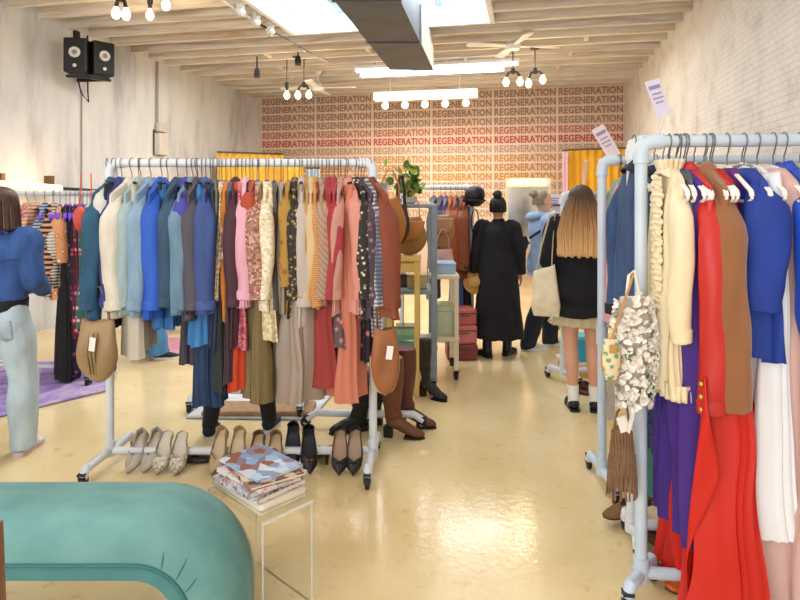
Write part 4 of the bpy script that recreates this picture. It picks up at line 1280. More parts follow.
# tall boots
def boot(desc, loc, rz, c, hs=0.50, group=None, heel=0.06, pat='noise', col2=None, wide=0.06, Ls=0.25):
    t = thing('boot', desc, 'boot', loc, rz, group)
    m = mat(c, pat, col2=col2, scale=26 if pat != 'noise' else 8, rough=0.5, bump=0.05)
    hh = heel
    pts = [(0, 0.03, hh + hs), (0, 0.03, hh + hs * 0.72), (0, 0.035, hh + hs * 0.42), (0, 0.03, hh + 0.12), (0, 0.02, hh + 0.07)]
    rad = [(wide, wide * 1.05), (wide * 1.0, wide * 1.08), (wide * .88, wide * .92), (wide * .66, wide * .74), (wide * .62, wide * .85)]
    mb = MB().tube(pts, rad, 18, ref=(0, 1, 0))
    foot = [(0, 0.075, hh + 0.035), (0, 0.05, hh + 0.04), (0, 0.0, hh * 0.9 + 0.04), (0, -0.06, hh * 0.35 + 0.045), (0, -0.12, 0.036), (0, -0.165, 0.028), (0, -0.185, 0.022)]
    fr = [(0.012, 0.02), (0.034, 0.036), (0.036, 0.045), (0.038, 0.04), (0.040, 0.032), (0.030, 0.022), (0.010, 0.012)]
    mb.tube(foot, fr, 16, ref=(0, 0, 1))
    o = remesh(mb, 0.008, 'boot_leg', m, t, 5, nz=0.003, nf=18, seed=2)
    MB().prism([(-0.026, 0.03), (0.026, 0.03), (0.028, 0.075), (0.015, 0.09), (-0.015, 0.09), (-0.028, 0.075)], 0.0, hh + 0.012).build('heel', m_black if pat == 'noise' and c != '#5f3522' else mat('#4a2818', 'noise'), t, smooth=30)
    sp_ = [(-0.036, -0.05), (-0.040, -0.11), (-0.028, -0.165), (0, -0.188), (0.028, -0.165), (0.040, -0.11), (0.036, -0.05)]
    MB().prism(sp_, 0.0, 0.012).build('sole', m_black, t, smooth=30)
    MB().tube([(wide * .98, 0.03, hh + hs * 0.95), (wide * .86, 0.035, hh + hs * 0.45), (wide * .64, 0.03, hh + 0.13)], [0.003] * 3, 6).build('zip', mat('#4a2a1c', 'noise'), t)
    return t
gB = 'tall brown boots by the long rack'
boot('tall brown leather boot standing closest to the rack post', G(397, 437), TH + R(80), '#6f4028', 0.47, gB, wide=0.072)
boot('tall brown leather boot behind its twin, nearer the aisle', G(410, 426), TH + R(76), '#64382a', 0.48, gB, wide=0.07)
boot('tall black boot under the terracotta skirt, toe to the denim end', G(356, 431), TH + R(-72), '#151416', 0.36, 'black boots under the terracotta skirt', wide=0.075, heel=0.03)
boot('tall black boot hidden partly behind the other under the skirt', G(370, 425), TH + R(-75), '#1a191b', 0.36, 'black boots under the terracotta skirt', wide=0.075, heel=0.03)
boot('black boot with small pale spots next to the yellow stool', G(428, 397), TH + R(50), '#1d1a1a', 0.40, None, pat='floral', col2='#3a3230', wide=0.05)

# ================================================================ bags
def hobo(name, desc, loc, rz, w, h, d, c, c2=None, strap=0.25, strap_c=None, flat=0.25, tagc=None, cat='bag', pat='noise', scale=6, rough=0.55, folds=0.012, extra=None, point=0.8):
    """soft bag; origin at the top middle of its body, hangs along -z"""
    t = thing(name, desc, cat, loc, rz)
    m = mat(c, pat, col2=c2, scale=scale, rough=rough, bump=0.12)
    ms = mat(strap_c or c, 'noise', scale=14, rough=0.5)
    def fn(u, v):
        a = 2 * PI * u
        prof = point + (1 - point) * (v / 0.45) ** 0.7 if v < 0.45 else math.sqrt(max(0.0, 1 - ((v - 0.45) / 0.555) ** 2.2))
        wx = w / 2 * max(0.02, prof)
        dy = d / 2 * math.sin(PI * min(1, 0.10 + 0.88 * v)) ** 0.7
        x = wx * sgnp(math.cos(a), 0.9)
        y = dy * sgnp(math.sin(a), 0.9) + folds * math.sin(x * 38 + v * 3) * math.sin(PI * v)
        z = -h * v + (0.06 * h * (abs(math.cos(a)) ** 2) if v < 0.15 else 0)
        return (x, y, z)
    MB().grid(fn, 40, 26, wrap=True, cap0=True, cap1=True).build('bag_body', m, t, smooth=70)
    if strap:
        MB().tube([(-w * 0.30, 0, -0.02), (-w * 0.27, 0, strap * 0.5), (-w * 0.08, 0, strap * 0.97), (w * 0.08, 0, strap * 0.97), (w * 0.27, 0, strap * 0.5), (w * 0.30, 0, -0.02)], [(0.004, 0.014)] * 6, 8, ref=(0, 1, 0)).build('strap', ms, t)
        for s in (-1, 1):
            MB().tube([(s * w * 0.30 + 0.016 * math.cos(2 * PI * k / 10), 0, -0.015 + 0.016 * math.sin(2 * PI * k / 10)) for k in range(10)], [0.003] * 10, 6, closed=True).build('ring', m_brass, t)
    if tagc:
        MB().box((0.02, -d * 0.55 - 0.004, -h * 0.32), (0.036, 0.002, 0.075), Matrix.Rotation(R(8), 3, 'Y')).build('price_tag', mat(tagc, 'plain', rough=0.7), t, smooth=0)
    if extra == 'gather':
        mb = MB()
        for k in range(3):
            mb.tube([(-0.02 + 0.025 * k, -d * 0.35, -h * 0.15), (-0.02 + 0.022 * k, -d * 0.54, -h * 0.5), (-0.02 + 0.02 * k, -d * 0.3, -h * 0.85)], [0.005, 0.008, 0.004], 8)
        mb.build('gathered_pleat', mat('#9a7d52', 'noise', scale=14), t)
    if extra == 'flap':
        MB().grid(lambda u, v: (w * 0.46 * (2 * u - 1) * (1 - 0.3 * v * v), -d * 0.5 * math.sin(0.5 + v) - 0.012, -0.02 - h * 0.5 * v * (1 - 0.25 * (2 * u - 1) ** 2)), 16, 10).build('flap', ms, t, smooth=70, solid=0.006)
    if extra == 'rim':
        pr = []
        for k in range(-10, 11):
            v = 1.0 - 0.6 * abs(k) / 10
            f = 0.99 * math.sqrt(max(0.0, 1 - (max(0, v - 0.45) / 0.555) ** 2.2))
            pr.append((math.copysign(w / 2 * f, k) if k else 0.0, 0.0, -h * v))
        MB().tube(pr, [0.006] * len(pr), 8).build('piping', mat('#c9a888', 'noise'), t)
    return t
q = P(98, 322, 3.30)
hobo('shoulder_bag', 'slouchy tan suede shoulder bag with tag hung at the denim end of rack', q, TH + R(-12), 0.24, 0.33, 0.12, '#a58761', '#93764f', strap=0.2, extra='gather', tagc='#e8e2d6', folds=0.014)
q = P(385, 330, 3.34)
hobo('tote_bag', 'brown leather bag with white tag, hanging under the rust brown jacket', q, TH + R(8), 0.16, 0.36, 0.08, '#a2663e', '#915833', strap=0.2, tagc='#f2ede4', extra='rim', point=0.72)
# stool and its bags
st = G(404, 392)
stz = 1.12
t = thing('display_stool', 'tall pale yellow wooden stool with brown bags on it', 'stool', (st.x, st.y, 0), TH + R(-4))
my = mat('#e5c574', 'wood', col2='#d6b25c', col3='#efd48c', scale=3, rough=0.45, bump=0.04)
MB().box((0, 0, stz - 0.02), (0.27, 0.27, 0.04)).build('top', my, t, smooth=0, bevel=0.006)
for sx in (-1, 1):
    for sy in (-1, 1):
        MB().box((sx * 0.11, sy * 0.11, (stz - 0.04) / 2), (0.04, 0.04, stz - 0.04)).build('leg', my, t, smooth=0, bevel=0.004)
for s in (-1, 1):
    MB().box((0, s * 0.11, 0.30), (0.18, 0.025, 0.035)).build('stretcher', my, t, smooth=0)
    MB().box((s * 0.11, 0, stz - 0.09), (0.025, 0.18, 0.07)).build('apron', my, t, smooth=0)
    MB().box((0, s * 0.11, stz - 0.09), (0.18, 0.025, 0.07)).build('apron', my, t, smooth=0)
b0 = P(391, 198, 4.55)
hobo('shoulder_bag', 'cognac leather hobo bag hanging by the yellow stool', P(390, 199, 4.42), TH + R(20), 0.25, 0.37, 0.11, '#bd7c3c', '#a86a2e', strap=0.22, point=0.42)
hobo('handbag', 'bronze brown slouchy handbag on the yellow stool, flap over its front', Vector((st.x, st.y, stz + 0.30)) + W(0.04, 0), TH + R(-10), 0.30, 0.30, 0.14, '#a37a48', '#8c6436', strap=0.24, point=0.6, extra='flap', strap_c='#b5722e')
hobo('shoulder_bag', 'dark brown strapped bag squeezed between the two tan bags', P(401, 206, 4.75), TH + R(60), 0.2, 0.3, 0.07, '#3f2d24', None, strap=0.25)
hobo('shoulder_bag', 'worn tan bag hanging on the rail beyond the plant', P(443, 216, 5.7), TH, 0.22, 0.30, 0.1, '#a87850', None, strap=0.22, extra='flap')
hobo('handbag', 'small pink-beige bag below the worn tan one', P(443, 250, 5.6), TH, 0.2, 0.24, 0.1, '#c99a8c', None, strap=0.2)
# petal bag, patterned pouch, fringe bag by the nearest post
q = P(633, 297, 2.27)
t = thing('petal_bag', 'white bag covered in fabric petals with small leaves, tied to post', 'bag', q, TH)
rnd = random.Random(5)
core = MB()
def pf(u, v):
    a = 2 * PI * u
    wx = 0.045 + 0.028 * math.sin(PI * min(1, v * 0.9 + 0.05))
    return (wx * math.cos(a), 0.025 * math.sin(a), -0.40 * v)
core.grid(pf, 20, 14, wrap=True, cap0=True, cap1=True).build('bag_body', mat('#e6ddd0', 'noise', scale=20), t)
pb, lf = MB(), MB()
pb.grid(pf, 20, 14, wrap=True)
for k in range(330):
    v = rnd.random() ** 0.85
    a = rnd.uniform(PI, 2 * PI) if rnd.random() < 0.8 else rnd.uniform(0, PI)
    wx = 0.050 + 0.032 * math.sin(PI * min(1, v * 0.9 + 0.05))
    c = Vector((wx * math.cos(a), 0.032 * math.sin(a) - 0.004, -0.41 * v))
    n = Vector((math.cos(a) * 0.7, math.sin(a), rnd.uniform(-.6, .4))).normalized()
    r = rnd.uniform(0.012, 0.020)
    s1 = n.cross(Vector((rnd.uniform(-1, 1), rnd.uniform(-1, 1), rnd.uniform(-1, 1)))).normalized()
    s2 = n.cross(s1)
    tgt = pb if rnd.random() < 0.95 else lf
    def pet(u, w_, c=c, n=n, s1=s1, s2=s2, r=r):
        aa = 2 * PI * u
        rr = r * w_ * (1 + 0.18 * math.sin(aa * 3))
        return c + s1 * (rr * math.cos(aa)) + s2 * (rr * math.sin(aa) * 0.75) + n * (0.012 * w_ * w_ + 0.003 * math.sin(aa * 4) * w_)
    tgt.grid(pet, 10, 2, wrap=True)
pb.build('petals', mat('#faf5ec', 'noise', col2='#efe4d4', scale=30, rough=0.8), t, smooth=80)
lf.build('leaves', mat('#6f8a3c', 'noise', scale=30), t, smooth=80)
MB().tube([(-0.01, -0.02, -0.38), (-0.014, -0.03, -0.44), (-0.03, -0.028, -0.5)], [(0.003, 0.018)] * 3, 8).build('ribbon', mat('#efe6da', 'noise'), t)
MB().tube([(-0.025, 0, 0), (-0.012, 0.01, 0.08), (0.012, 0.02, 0.10), (0.025, 0, 0)], [0.006] * 4, 8).build('strap', mat('#efe6da', 'noise'), t)

q = P(611, 339, 2.22)
t = thing('patterned_pouch', 'small printed pouch on a tan strap beside the petal bag', 'bag', q, TH)
mp_ = mat('#e3cfa2', 'floral', col2='#5c9aa0', col3='#6f9a3c', scale=42, rough=0.6)
MB().grid(lambda u, v: ((0.018 + 0.016 * math.sin(PI * (0.15 + 0.72 * v))) * math.cos(2 * PI * u), 0.022 * math.sin(PI * (0.1 + 0.8 * v)) * math.sin(2 * PI * u), -0.15 * v), 22, 14, wrap=True, cap0=True, cap1=True).build('pouch_body', mp_, t)
ms_ = mat('#c48e4a', 'noise', scale=20, rough=0.5)
MB().tube([(0.035 * math.cos(a), 0.0, -0.078 + 0.08 * math.sin(a)) for a in [R(x) for x in range(0, 360, 24)]], [0.004] * 15, 6, closed=True).build('piping', ms_, t)
MB().box((0, -0.024, -0.032), (0.03, 0.004, 0.03)).build('flap', ms_, t, smooth=0, bevel=0.002)
MB().tube([(0.004, 0, 0), (0.03, 0.006, 0.08), (0.075, 0.01, 0.2), (0.09, 0.02, 0.24)], [(0.003, 0.009)] * 4, 8, ref=(0, 1, 0)).build('strap', ms_, t)
MB().prism([(-0.012, -0.30), (0.012, -0.30), (0.016, -0.22), (0.004, -0.13), (-0.004, -0.13), (-0.016, -0.22)], -0.002, 0.002, Matrix.Rotation(R(90), 4, 'X')).build('charm', mat('#8b8178', 'noise', rough=0.4), t, smooth=0)

q = P(622, 428, 2.32)
t = thing('fringe_bag', 'brown suede fringe bag with paper tag hanging low on the nearest post', 'bag', q, TH)
mf = mat('#8a6a4c', 'noise', col2='#765740', scale=20, rough=0.9)
MB().grid(lambda u, v: ((0.03 + 0.022 * v) * sgnp(math.cos(2 * PI * u), .8), 0.03 * sgnp(math.sin(2 * PI * u), .8), -0.2 * v), 24, 10, wrap=True, cap0=True, cap1=True).build('bag_body', mf, t)
fb = MB()
rnd = random.Random(9)
for row, z in enumerate((-0.01, -0.05, -0.10, -0.15)):
    for k in range(20):
        a = 2 * PI * k / 20 + row * 0.2
        x = (0.034 + 0.025 * -z / 0.2) * math.cos(a); y_ = 0.034 * math.sin(a)
        fb.tube([(x, y_, z), (x * 1.08, y_ * 1.15, z - 0.05), (x * 1.1 + rnd.uniform(-.004, .004), y_ * 1.2, z - 0.115)], [(0.0015, 0.005)] * 3, 5, ref=(y_, -x, 0))
fb.build('fringe', mf, t)
MB().tube([(-0.03, 0, 0), (-0.02, 0, 0.06), (0.02, 0.01, 0.10), (0.03, 0, 0)], [0.005] * 4, 8).build('strap', mf, t)
MB().box((-0.012, -0.042, 0.03), (0.035, 0.002, 0.06), Matrix.Rotation(R(-18), 3, 'Y')).build('price_tag', mat('#efeade', 'plain', rough=0.7), t, smooth=0)

# coral bra top hanging off the purple-hanger rack
q = P(86, 205, 4.9)
t = thing('bra_top', 'coral red bra top with long straps hanging beside the teal denim jacket', 'top', q, TH)
mc = mat('#e2604e', 'noise', col2='#d24f40', scale=12, rough=0.6)
for k, s in enumerate((-1, 1)):
    MB().ball((s * 0.045, -0.01, -0.11), (0.05, 0.05, 0.10), 16, 12).build('cup', mc, t)
    MB().tube([(s * 0.04, 0, 0.26), (s * 0.045, 0, 0.1), (s * 0.05, -0.01, -0.03)], [(0.003, 0.009)] * 3, 8).build('strap', mc, t)
MB().tube([(-0.09, 0, -0.19), (0, -0.02, -0.21), (0.09, 0, -0.19)], [(0.006, 0.016)] * 3, 8).build('band', mc, t)

# ================================================================ furniture down the middle
sh = P(432, 250, 4.92)
t = thing('display_shelf', 'blue-grey metal display shelf with glass boxes, plant on its top', 'shelf', W(0.085, 5.22), TH)
sx_, sy_, sh_ = 0.40, 0.40, 1.52
for x in (-1, 1):
    for y_ in (-1, 1):
        MB().box((x * sx_ / 2, y_ * sy_ / 2, sh_ / 2 + 0.03), (0.05, 0.05, sh_ - 0.06)).build('post', m_pipe_grey, t, smooth=0, bevel=0.008)
        c = caster(t, Vector((x * sx_ / 2, y_ * sy_ / 2, 0)), 0.08, 0.4, Vector((0, 0, 0)), 0.034)
for z in (0.34, 0.80, sh_):
    MB().box((0, 0, z), (sx_ + 0.06, sy_ + 0.06, 0.035)).build('shelf_board', m_pipe_grey, t, smooth=0, bevel=0.008)
base_ = t.location.copy()
gm = mat('#bfe0c0', 'plain', rough=0.05, trans=0.7)
for k, (dx, dy, z, s, c, d) in enumerate(((-0.02, -0.06, 0.36, 0.15, '#a8d8b8', 'green glass box low on the blue-grey shelf'), (0.06, -0.08, 0.82, 0.13, '#c8b890', 'straw coloured box on the upper blue-grey shelf'), (-0.08, 0.02, 0.82, 0.12, '#4a3028', 'dark brown small case on the upper blue-grey shelf'))):
    bt = thing('display_box', d, 'box', base_ + W(dx, dy, z), TH)
    mm = mat(c, 'plain', rough=0.1, trans=0.5 if k == 0 else 0.0)
    MB().box((0, 0, s * 0.4), (s * 1.3, s, s * 0.8)).build('box_body', mm, bt, smooth=0, bevel=0.006)
    MB().box((0, 0, s * 0.86), (s * 1.36, s * 1.06, s * 0.12)).build('lid', mm, bt, smooth=0, bevel=0.004)

pz = base_ + Vector((0, 0, sh_ + 0.018))
t = thing('potted_plant', 'round-leaved green plant in a pot on the blue-grey shelf', 'plant', pz)
MB().lathe([(0.04, 0), (0.055, 0.01), (0.065, 0.055), (0.07, 0.06), (0.06, 0.06), (0.055, 0.05)], seg=24).build('pot', mat('#d9cfc0', 'noise', scale=10, rough=0.5), t)
rnd = random.Random(3)
stm, lv = MB(), [MB(), MB()]
for k in range(16):
    a = rnd.uniform(0, 2 * PI)
    hgt = rnd.uniform(0.08, 0.30)
    reach = rnd.uniform(0.04, 0.24) * (1.15 - hgt)
    p = [Vector((0, 0, 0.04)), Vector((reach * .4 * math.cos(a), reach * .4 * math.sin(a), 0.05 + hgt * .6)), Vector((reach * math.cos(a), reach * math.sin(a), 0.05 + hgt))]
    stm.tube(p, [0.005, 0.004, 0.003], 6)
    for j in range(4):
        c = p[1].lerp(p[2], j / 3) + Vector((rnd.uniform(-.05, .05), rnd.uniform(-.05, .05), rnd.uniform(-.03, .03)))
        n = Vector((rnd.uniform(-1, 1), rnd.uniform(-1.4, 0.2), rnd.uniform(-.2, 1))).normalized()
        s1 = n.cross(Vector((rnd.uniform(-1, 1), rnd.uniform(-1, 1), 1))).normalized()
        s2 = n.cross(s1)
        r = rnd.uniform(0.022, 0.04)
        lv[rnd.random() < 0.35].grid(lambda u, v: c + s1 * (r * v * math.cos(2 * PI * u)) + s2 * (1.25 * r * v * math.sin(2 * PI * u)) + n * (0.01 * v * v), 12, 2, wrap=True)
stm.build('stems', mat('#6b7a3a', 'noise'), t)
lv[0].build('leaves', mat('#4f7d34', 'noise', col2='#3c6628', scale=14, rough=0.45), t, smooth=80)
lv[1].build('new_leaves', mat('#a3b84a', 'noise', scale=14, rough=0.45), t, smooth=80)

cb_ = W((443 - 400) / F * 5.45, 5.45)
t = thing('display_cart', 'cream wooden cart on castors holding a blue box, past the blue-grey shelf', 'cart', cb_, TH)
ch_ = 0.90
for x in (-1, 1):
    for y_ in (-1, 1):
        MB().box((x * 0.10, y_ * 0.22, ch_ / 2 + 0.04), (0.04, 0.04, ch_ - 0.08)).build('post', m_cream, t, smooth=0, bevel=0.004)
        caster(t, Vector((x * 0.10, y_ * 0.22, 0)), 0.09, 0.3, Vector((0, 0, 0)), 0.036)
for z in (0.36, ch_):
    MB().box((0, 0, z), (0.25, 0.50, 0.035)).build('shelf_board', m_cream, t, smooth=0, bevel=0.004)
MB().box((0.10, 0, 0.46), (0.012, 0.40, 0.17)).build('side_panel', mat('#d8a860', 'noise', scale=8), t, smooth=0)
for k, (z, s, c, d) in enumerate(((ch_ + 0.018, (0.2, 0.34, 0.10), '#a9c4e0', 'pale blue cloth-covered box on top of the cream cart'), (0.378, (0.17, 0.3, 0.26), '#c9d8b8', 'pale green glass case inside the cream cart'))):
    bt = thing('storage_box', d, 'box', cb_ + Vector((0, 0, z)), TH)
    MB().box((0, 0, s[2] * .4), (s[0], s[1], s[2] * .8)).build('box_body', mat(c, 'noise', scale=10, rough=0.5), bt, smooth=0, bevel=0.006)
    MB().box((0, 0, s[2] * .88), (s[0] * 1.06, s[1] * 1.04, s[2] * .16)).build('lid', mat(c, 'noise', scale=7, rough=0.5), bt, smooth=0, bevel=0.006)
# suitcases
sc_ = W((461 - 400) / F * 6.0, 6.0)
zz_ = 0.0
for k, (s, c, d) in enumerate((((0.30, 0.3, 0.16), '#8a3a3c', 'dark red vanity case at the bottom of the case stack'), ((0.27, 0.28, 0.18), '#d2787c', 'dusty pink case in the middle of the stack past the cart'), ((0.25, 0.26, 0.16), '#c86a66', 'coral pink case on top of the case stack'))):
    bt = thing('suitcase', d, 'suitcase', sc_ + Vector((0, 0, zz_)), TH + R(6 * k), 'stack of cases past the cream cart')
    mm = mat(c, 'noise', scale=10, rough=0.5)
    MB().box((0, 0, s[2] * .5), s).build('shell', mm, bt, smooth=0, bevel=0.02)
    MB().tube([(-0.05, -s[1] / 2, s[2] * .6), (-0.04, -s[1] / 2 - 0.03, s[2] * .62), (0.04, -s[1] / 2 - 0.03, s[2] * .62), (0.05, -s[1] / 2, s[2] * .6)], [0.006] * 4, 6).build('handle', m_brass, bt)
    MB().box((0, 0, s[2] * .72), (s[0] + .004, s[1] + .004, 0.012)).build('seam', m_brass, bt, smooth=0)
    zz_ += s[2]
# hats on the leather jacket rack
q = P(475, 196, 6.15)
t = thing('black_hat', 'rounded black hat hung over the corner of the leather jacket rack', 'hat', q)
MB().lathe([(0.01, -0.11), (0.05, -0.10), (0.09, -0.05), (0.105, 0.01), (0.095, 0.06), (0.06, 0.095), (0.01, 0.105)], seg=22).build('crown', m_black, t)
MB().lathe([(0.05, -0.105), (0.115, -0.045), (0.112, -0.035), (0.05, -0.095)], seg=22).build('brim', m_black, t)
q = P(475, 282, 6.05)
t = thing('straw_hat', 'round straw hat hung low beside the black coat', 'hat', q)
mst = mat('#c79a5c', 'noise', col2='#b5874a', scale=40, rough=0.8)
MB().lathe([(0.06, 0), (0.055, 0.06), (0.02, 0.075)], seg=20).xform(Matrix.Rotation(R(80), 4, 'X')).build('crown', mst, t)
MB().lathe([(0.06, 0), (0.12, -0.01), (0.12, -0.004), (0.06, 0.008)], seg=24).xform(Matrix.Rotation(R(80), 4, 'X')).build('brim', mst, t)
q = P(475, 222, 6.0)
tag(MB().tube([(0.035 * math.cos(a) + q.x, q.y, q.z + 0.13 * math.sin(a)) for a in [R(x) for x in range(0, 360, 18)]], [(0.006, 0.016)] * 20, 8, closed=True).build('belt', m_black), 'black leather belt looped on the corner post of the leather rack', 'belt')

# teal box, white shelf under the next rack
q = G(584, 372)
t = thing('teal_box', 'turquoise box on a white board behind the long-haired shopper', 'box', q + Vector((0, 0, 0.12)), TH)
MB().box((0, 0, 0.10), (0.24, 0.2, 0.20)).build('box_body', mat('#3fb6cf', 'noise', col2='#2a9fc0', scale=8, rough=0.5), t, smooth=0, bevel=0.008)
MB().box((0, 0, 0.21), (0.25, 0.21, 0.03)).build('lid', mat('#6fcfe0', 'noise', scale=8, rough=0.5), t, smooth=0, bevel=0.006)
t = thing('low_shelf', 'low white shelf board carrying the turquoise box', 'shelf', q, TH)
MB().box((0, 0, 0.105), (0.44, 0.34, 0.03)).build('board', m_cream, t, smooth=0, bevel=0.004)
for x in (-1, 1):
    for y_ in (-1, 1):
        MB().box((x * 0.19, y_ * 0.14, 0.045), (0.03, 0.03, 0.09)).build('leg', m_cream, t, smooth=0)

# vanity mirror with bulbs, sign board
q = P(528, 215, 10.6)
t = thing('vanity_mirror', 'framed mirror lit by a row of round bulbs before the lettered wall', 'mirror', (q.x, q.y, 0), TH * 0.3)
mg = mat('#cdbfa4', 'noise', scale=8, rough=0.6)
MB().box((0, 0.03, 1.38), (0.72, 0.02, 0.92)).build('mirror_glass', mat('#d8d4cc', 'plain', metal=0.9, rough=0.12), t, smooth=0)
for x in (-1, 1):
    MB().box((x * 0.37, 0, 0.95), (0.05, 0.06, 1.9)).build('upright', mg, t, smooth=0)
MB().box((0, 0, 1.88), (0.79, 0.07, 0.16)).build('light_bar', mg, t, smooth=0)
MB().box((0, 0, 0.9), (0.79, 0.06, 0.05)).build('rail', mg, t, smooth=0)
for k in range(5):
    MB().ball((-0.28 + 0.14 * k, -0.07, 1.88), 0.04).build('bulb', m_bulb, t)
q = P(553, 204, 7.4)
t = thing('sign_board', 'small pale lilac notice board standing past the hooded shopper', 'sign', (q.x, q.y, 0), TH)
MB().box((0, 0, q.z), (0.17, 0.012, 0.24)).build('panel', mat('#dfd8ee', 'plain', rough=0.5), t, smooth=0)
ls = MB()
for k in range(3):
    ls.box((0, -0.008, q.z + 0.07 - 0.03 * k), (0.13 - 0.02 * k, 0.003, 0.010))
ls.build('printed_line', mat('#7d74a8', 'plain'), t, smooth=0)
MB().cyl((0, 0.01, q.z), (0, 0.01, 0.02), 0.012, 10).build('stand_pole', m_steel, t)
MB().lathe([(0.13, 0), (0.13, 0.015), (0.02, 0.03)], seg=24).build('stand_base', m_steel, t)
# dark dress form torso beside the blonde shopper
q = P(556, 232, 7.5)
t = thing('dress_form', 'dark dress form with black hat between the two shoppers', 'mannequin', (q.x, q.y, 0), TH)
md_ = mat('#2c1d1e', 'noise', scale=8, rough=0.6)
MB().tube([(0, 0, 0.95), (0, 0, 1.08), (0, 0, 1.2), (0, 0, 1.32), (0, 0, 1.40), (0, 0, 1.44), (0, 0, 1.5)], [(.12, .09), (.1, .08), (.13, .1), (.14, .09), (.09, .07), (.045, .045), (.04, .04)], 20).build('torso', md_, t)
MB().cyl((0, 0, 0.95), (0, 0, 0.03), 0.014).build('stand_pole', m_steel, t)
MB().lathe([(0.15, 0), (0.15, 0.015), (0.02, 0.03)], seg=24).build('stand_base', m_steel, t)
t = thing('brimmed_hat', 'black brimmed hat on top of the dark dress form', 'hat', (q.x, q.y, 1.50), TH)
MB().lathe([(0.08, 0), (0.17, 0.0), (0.17, 0.012), (0.085, 0.02), (0.08, 0.10), (0.05, 0.115), (0.01, 0.115)], seg=24).build('felt', m_black, t)

# sign cards clipped onto the rails
def card(px, py, z, w, h, c, desc, rot, base):
    q = P(px, py, z)
    t = thing('sign_card', desc, 'sign', q, TH)
    Mr = Matrix.Rotation(rot, 3, 'Y') @ Matrix.Rotation(R(-8), 3, 'X')
    MB().box((0, 0, 0), (w, 0.003, h), Mr).build('card', mat(c, 'plain', rough=0.6), t, smooth=0)
    ls = MB()
    for k, (yy_, ww) in enumerate(((0.30, 0.75), (0.12, 0.6), (0.0, 0.7), (-0.12, 0.5))):
        p = Mr @ Vector((0, -0.003, h * yy_))
        ls.box(p, (w * ww, 0.002, h * (0.10 if k == 0 else 0.035)), Mr)
    ls.build('printed_line', mat('#8c80a4', 'plain'), t, smooth=0)
    bt = Vector(base) - q
    bt = Matrix.Rotation(-TH, 3, 'Z') @ bt
    foot = Mr @ Vector((0, 0, -h / 2))
    MB().tube([foot, foot.lerp(bt, 0.5), bt], [0.006, 0.005, 0.010], 8).build('clip_stem', mat('#d9d4d0', 'noise', rough=0.2), t)
    MB().ball(bt, 0.016, 10, 8).build('clip', mat('#d9d4d0', 'noise', rough=0.2), t)
card(658, 98, 2.42, 0.062, 0.155, '#cfc6d6', 'tilted lilac sign card clipped above the pale blue-white rack', R(-16), P(657, 137, 2.36))
card(606, 142, 3.30, 0.075, 0.19, '#d9c4c4', 'tilted pinkish sign card clipped above the sage green top', R(-28), P(615, 160, 3.26))
q = P(583, 176, 5.6)
tag(MB().grid(lambda u, v: (q.x + (0.018 * (2 * u - 1) + 0.03 * (1 - v)) * (1 - 0.3 * v), q.y + 0.02 * math.sin(v * 4), q.z + 0.15 - 0.3 * v), 4, 12).build('ribbon', mat('#f0c8b4', 'noise'), solid=0.002), 'pale pink ribbon hanging in front of the mustard curtain', 'ribbon')

# ================================================================ rugs and mats
def rug(name, desc, corners, c, c2, c3, sc=3.0, h=0.012):
    vs = [W(x, z, 0.001) for x, z in corners]
    ctr = sum(vs, Vector()) / len(vs)
    t = thing(name, desc, 'rug', (ctr.x, ctr.y, 0))
    loc = [v - ctr for v in vs]
    MB().grid(lambda u, v: loc[0].lerp(loc[1], u).lerp(loc[3].lerp(loc[2], u), v) + Vector((0, 0, h)), 30, 20).build('pile', mat(c, 'wood', col2=c2, col3=c3, scale=sc, rough=0.95, bump=0.3), t, smooth=80, solid=h)
    return t
g2 = lambda px, py: ((px - 400) / F * (F * H / (py - HY)), F * H / (py - HY))
rug('area_rug', 'worn purple patterned rug under the purple-hanger rack', [g2(-30, 425), g2(106, 392), g2(112, 362), g2(-30, 365)], '#a08cc6', '#7a60b0', '#d0b8c4', 5)
rug('area_rug', 'pink rug under the jeans-wearing shopper', [g2(150, 361), g2(200, 352), g2(200, 338), g2(150, 340)], '#c98c9c', '#b5748a', '#dcaab4', 4)
rug('area_rug', 'pale grey-blue rug behind the long shoe rack', [g2(186, 419), g2(311, 421), g2(346, 380), g2(230, 380)], '#cfd0d6', '#b9bac4', '#dfe0e4', 3)
t = thing('platform', 'low brown woven mat lying on the grey-blue rug', 'mat', W(-1.03, 4.42, 0.014), TH)
MB().box((0, 0, 0.02), (0.80, 0.24, 0.04)).build('mat_body', mat('#b09070', 'noise', col2='#9a7a5a', scale=30, rough=0.95), t, smooth=0, bevel=0.015)
# folded stacks on a low bench far behind the long rack (seen between hems)
t = thing('low_bench', 'low wooden bench with dark top far behind the denim', 'bench', P(172, 320, 7.2) * Vector((1, 1, 0)) if False else Vector((P(172, 320, 7.2).x, P(172, 320, 7.2).y, 0)), TH)
MB().box((0, 0, 0.40), (0.9, 0.35, 0.05)).build('top', mat('#3a2c26', 'noise'), t, smooth=0, bevel=0.01)
for x in (-1, 1):
    MB().box((x * 0.38, 0, 0.19), (0.06, 0.3, 0.38)).build('leg', mat('#b5834c', 'wood', scale=3), t, smooth=0)
MB().box((0, 0, 0.2), (0.7, 0.3, 0.03)).build('shelf', mat('#e6e0d6', 'noise'), t, smooth=0)

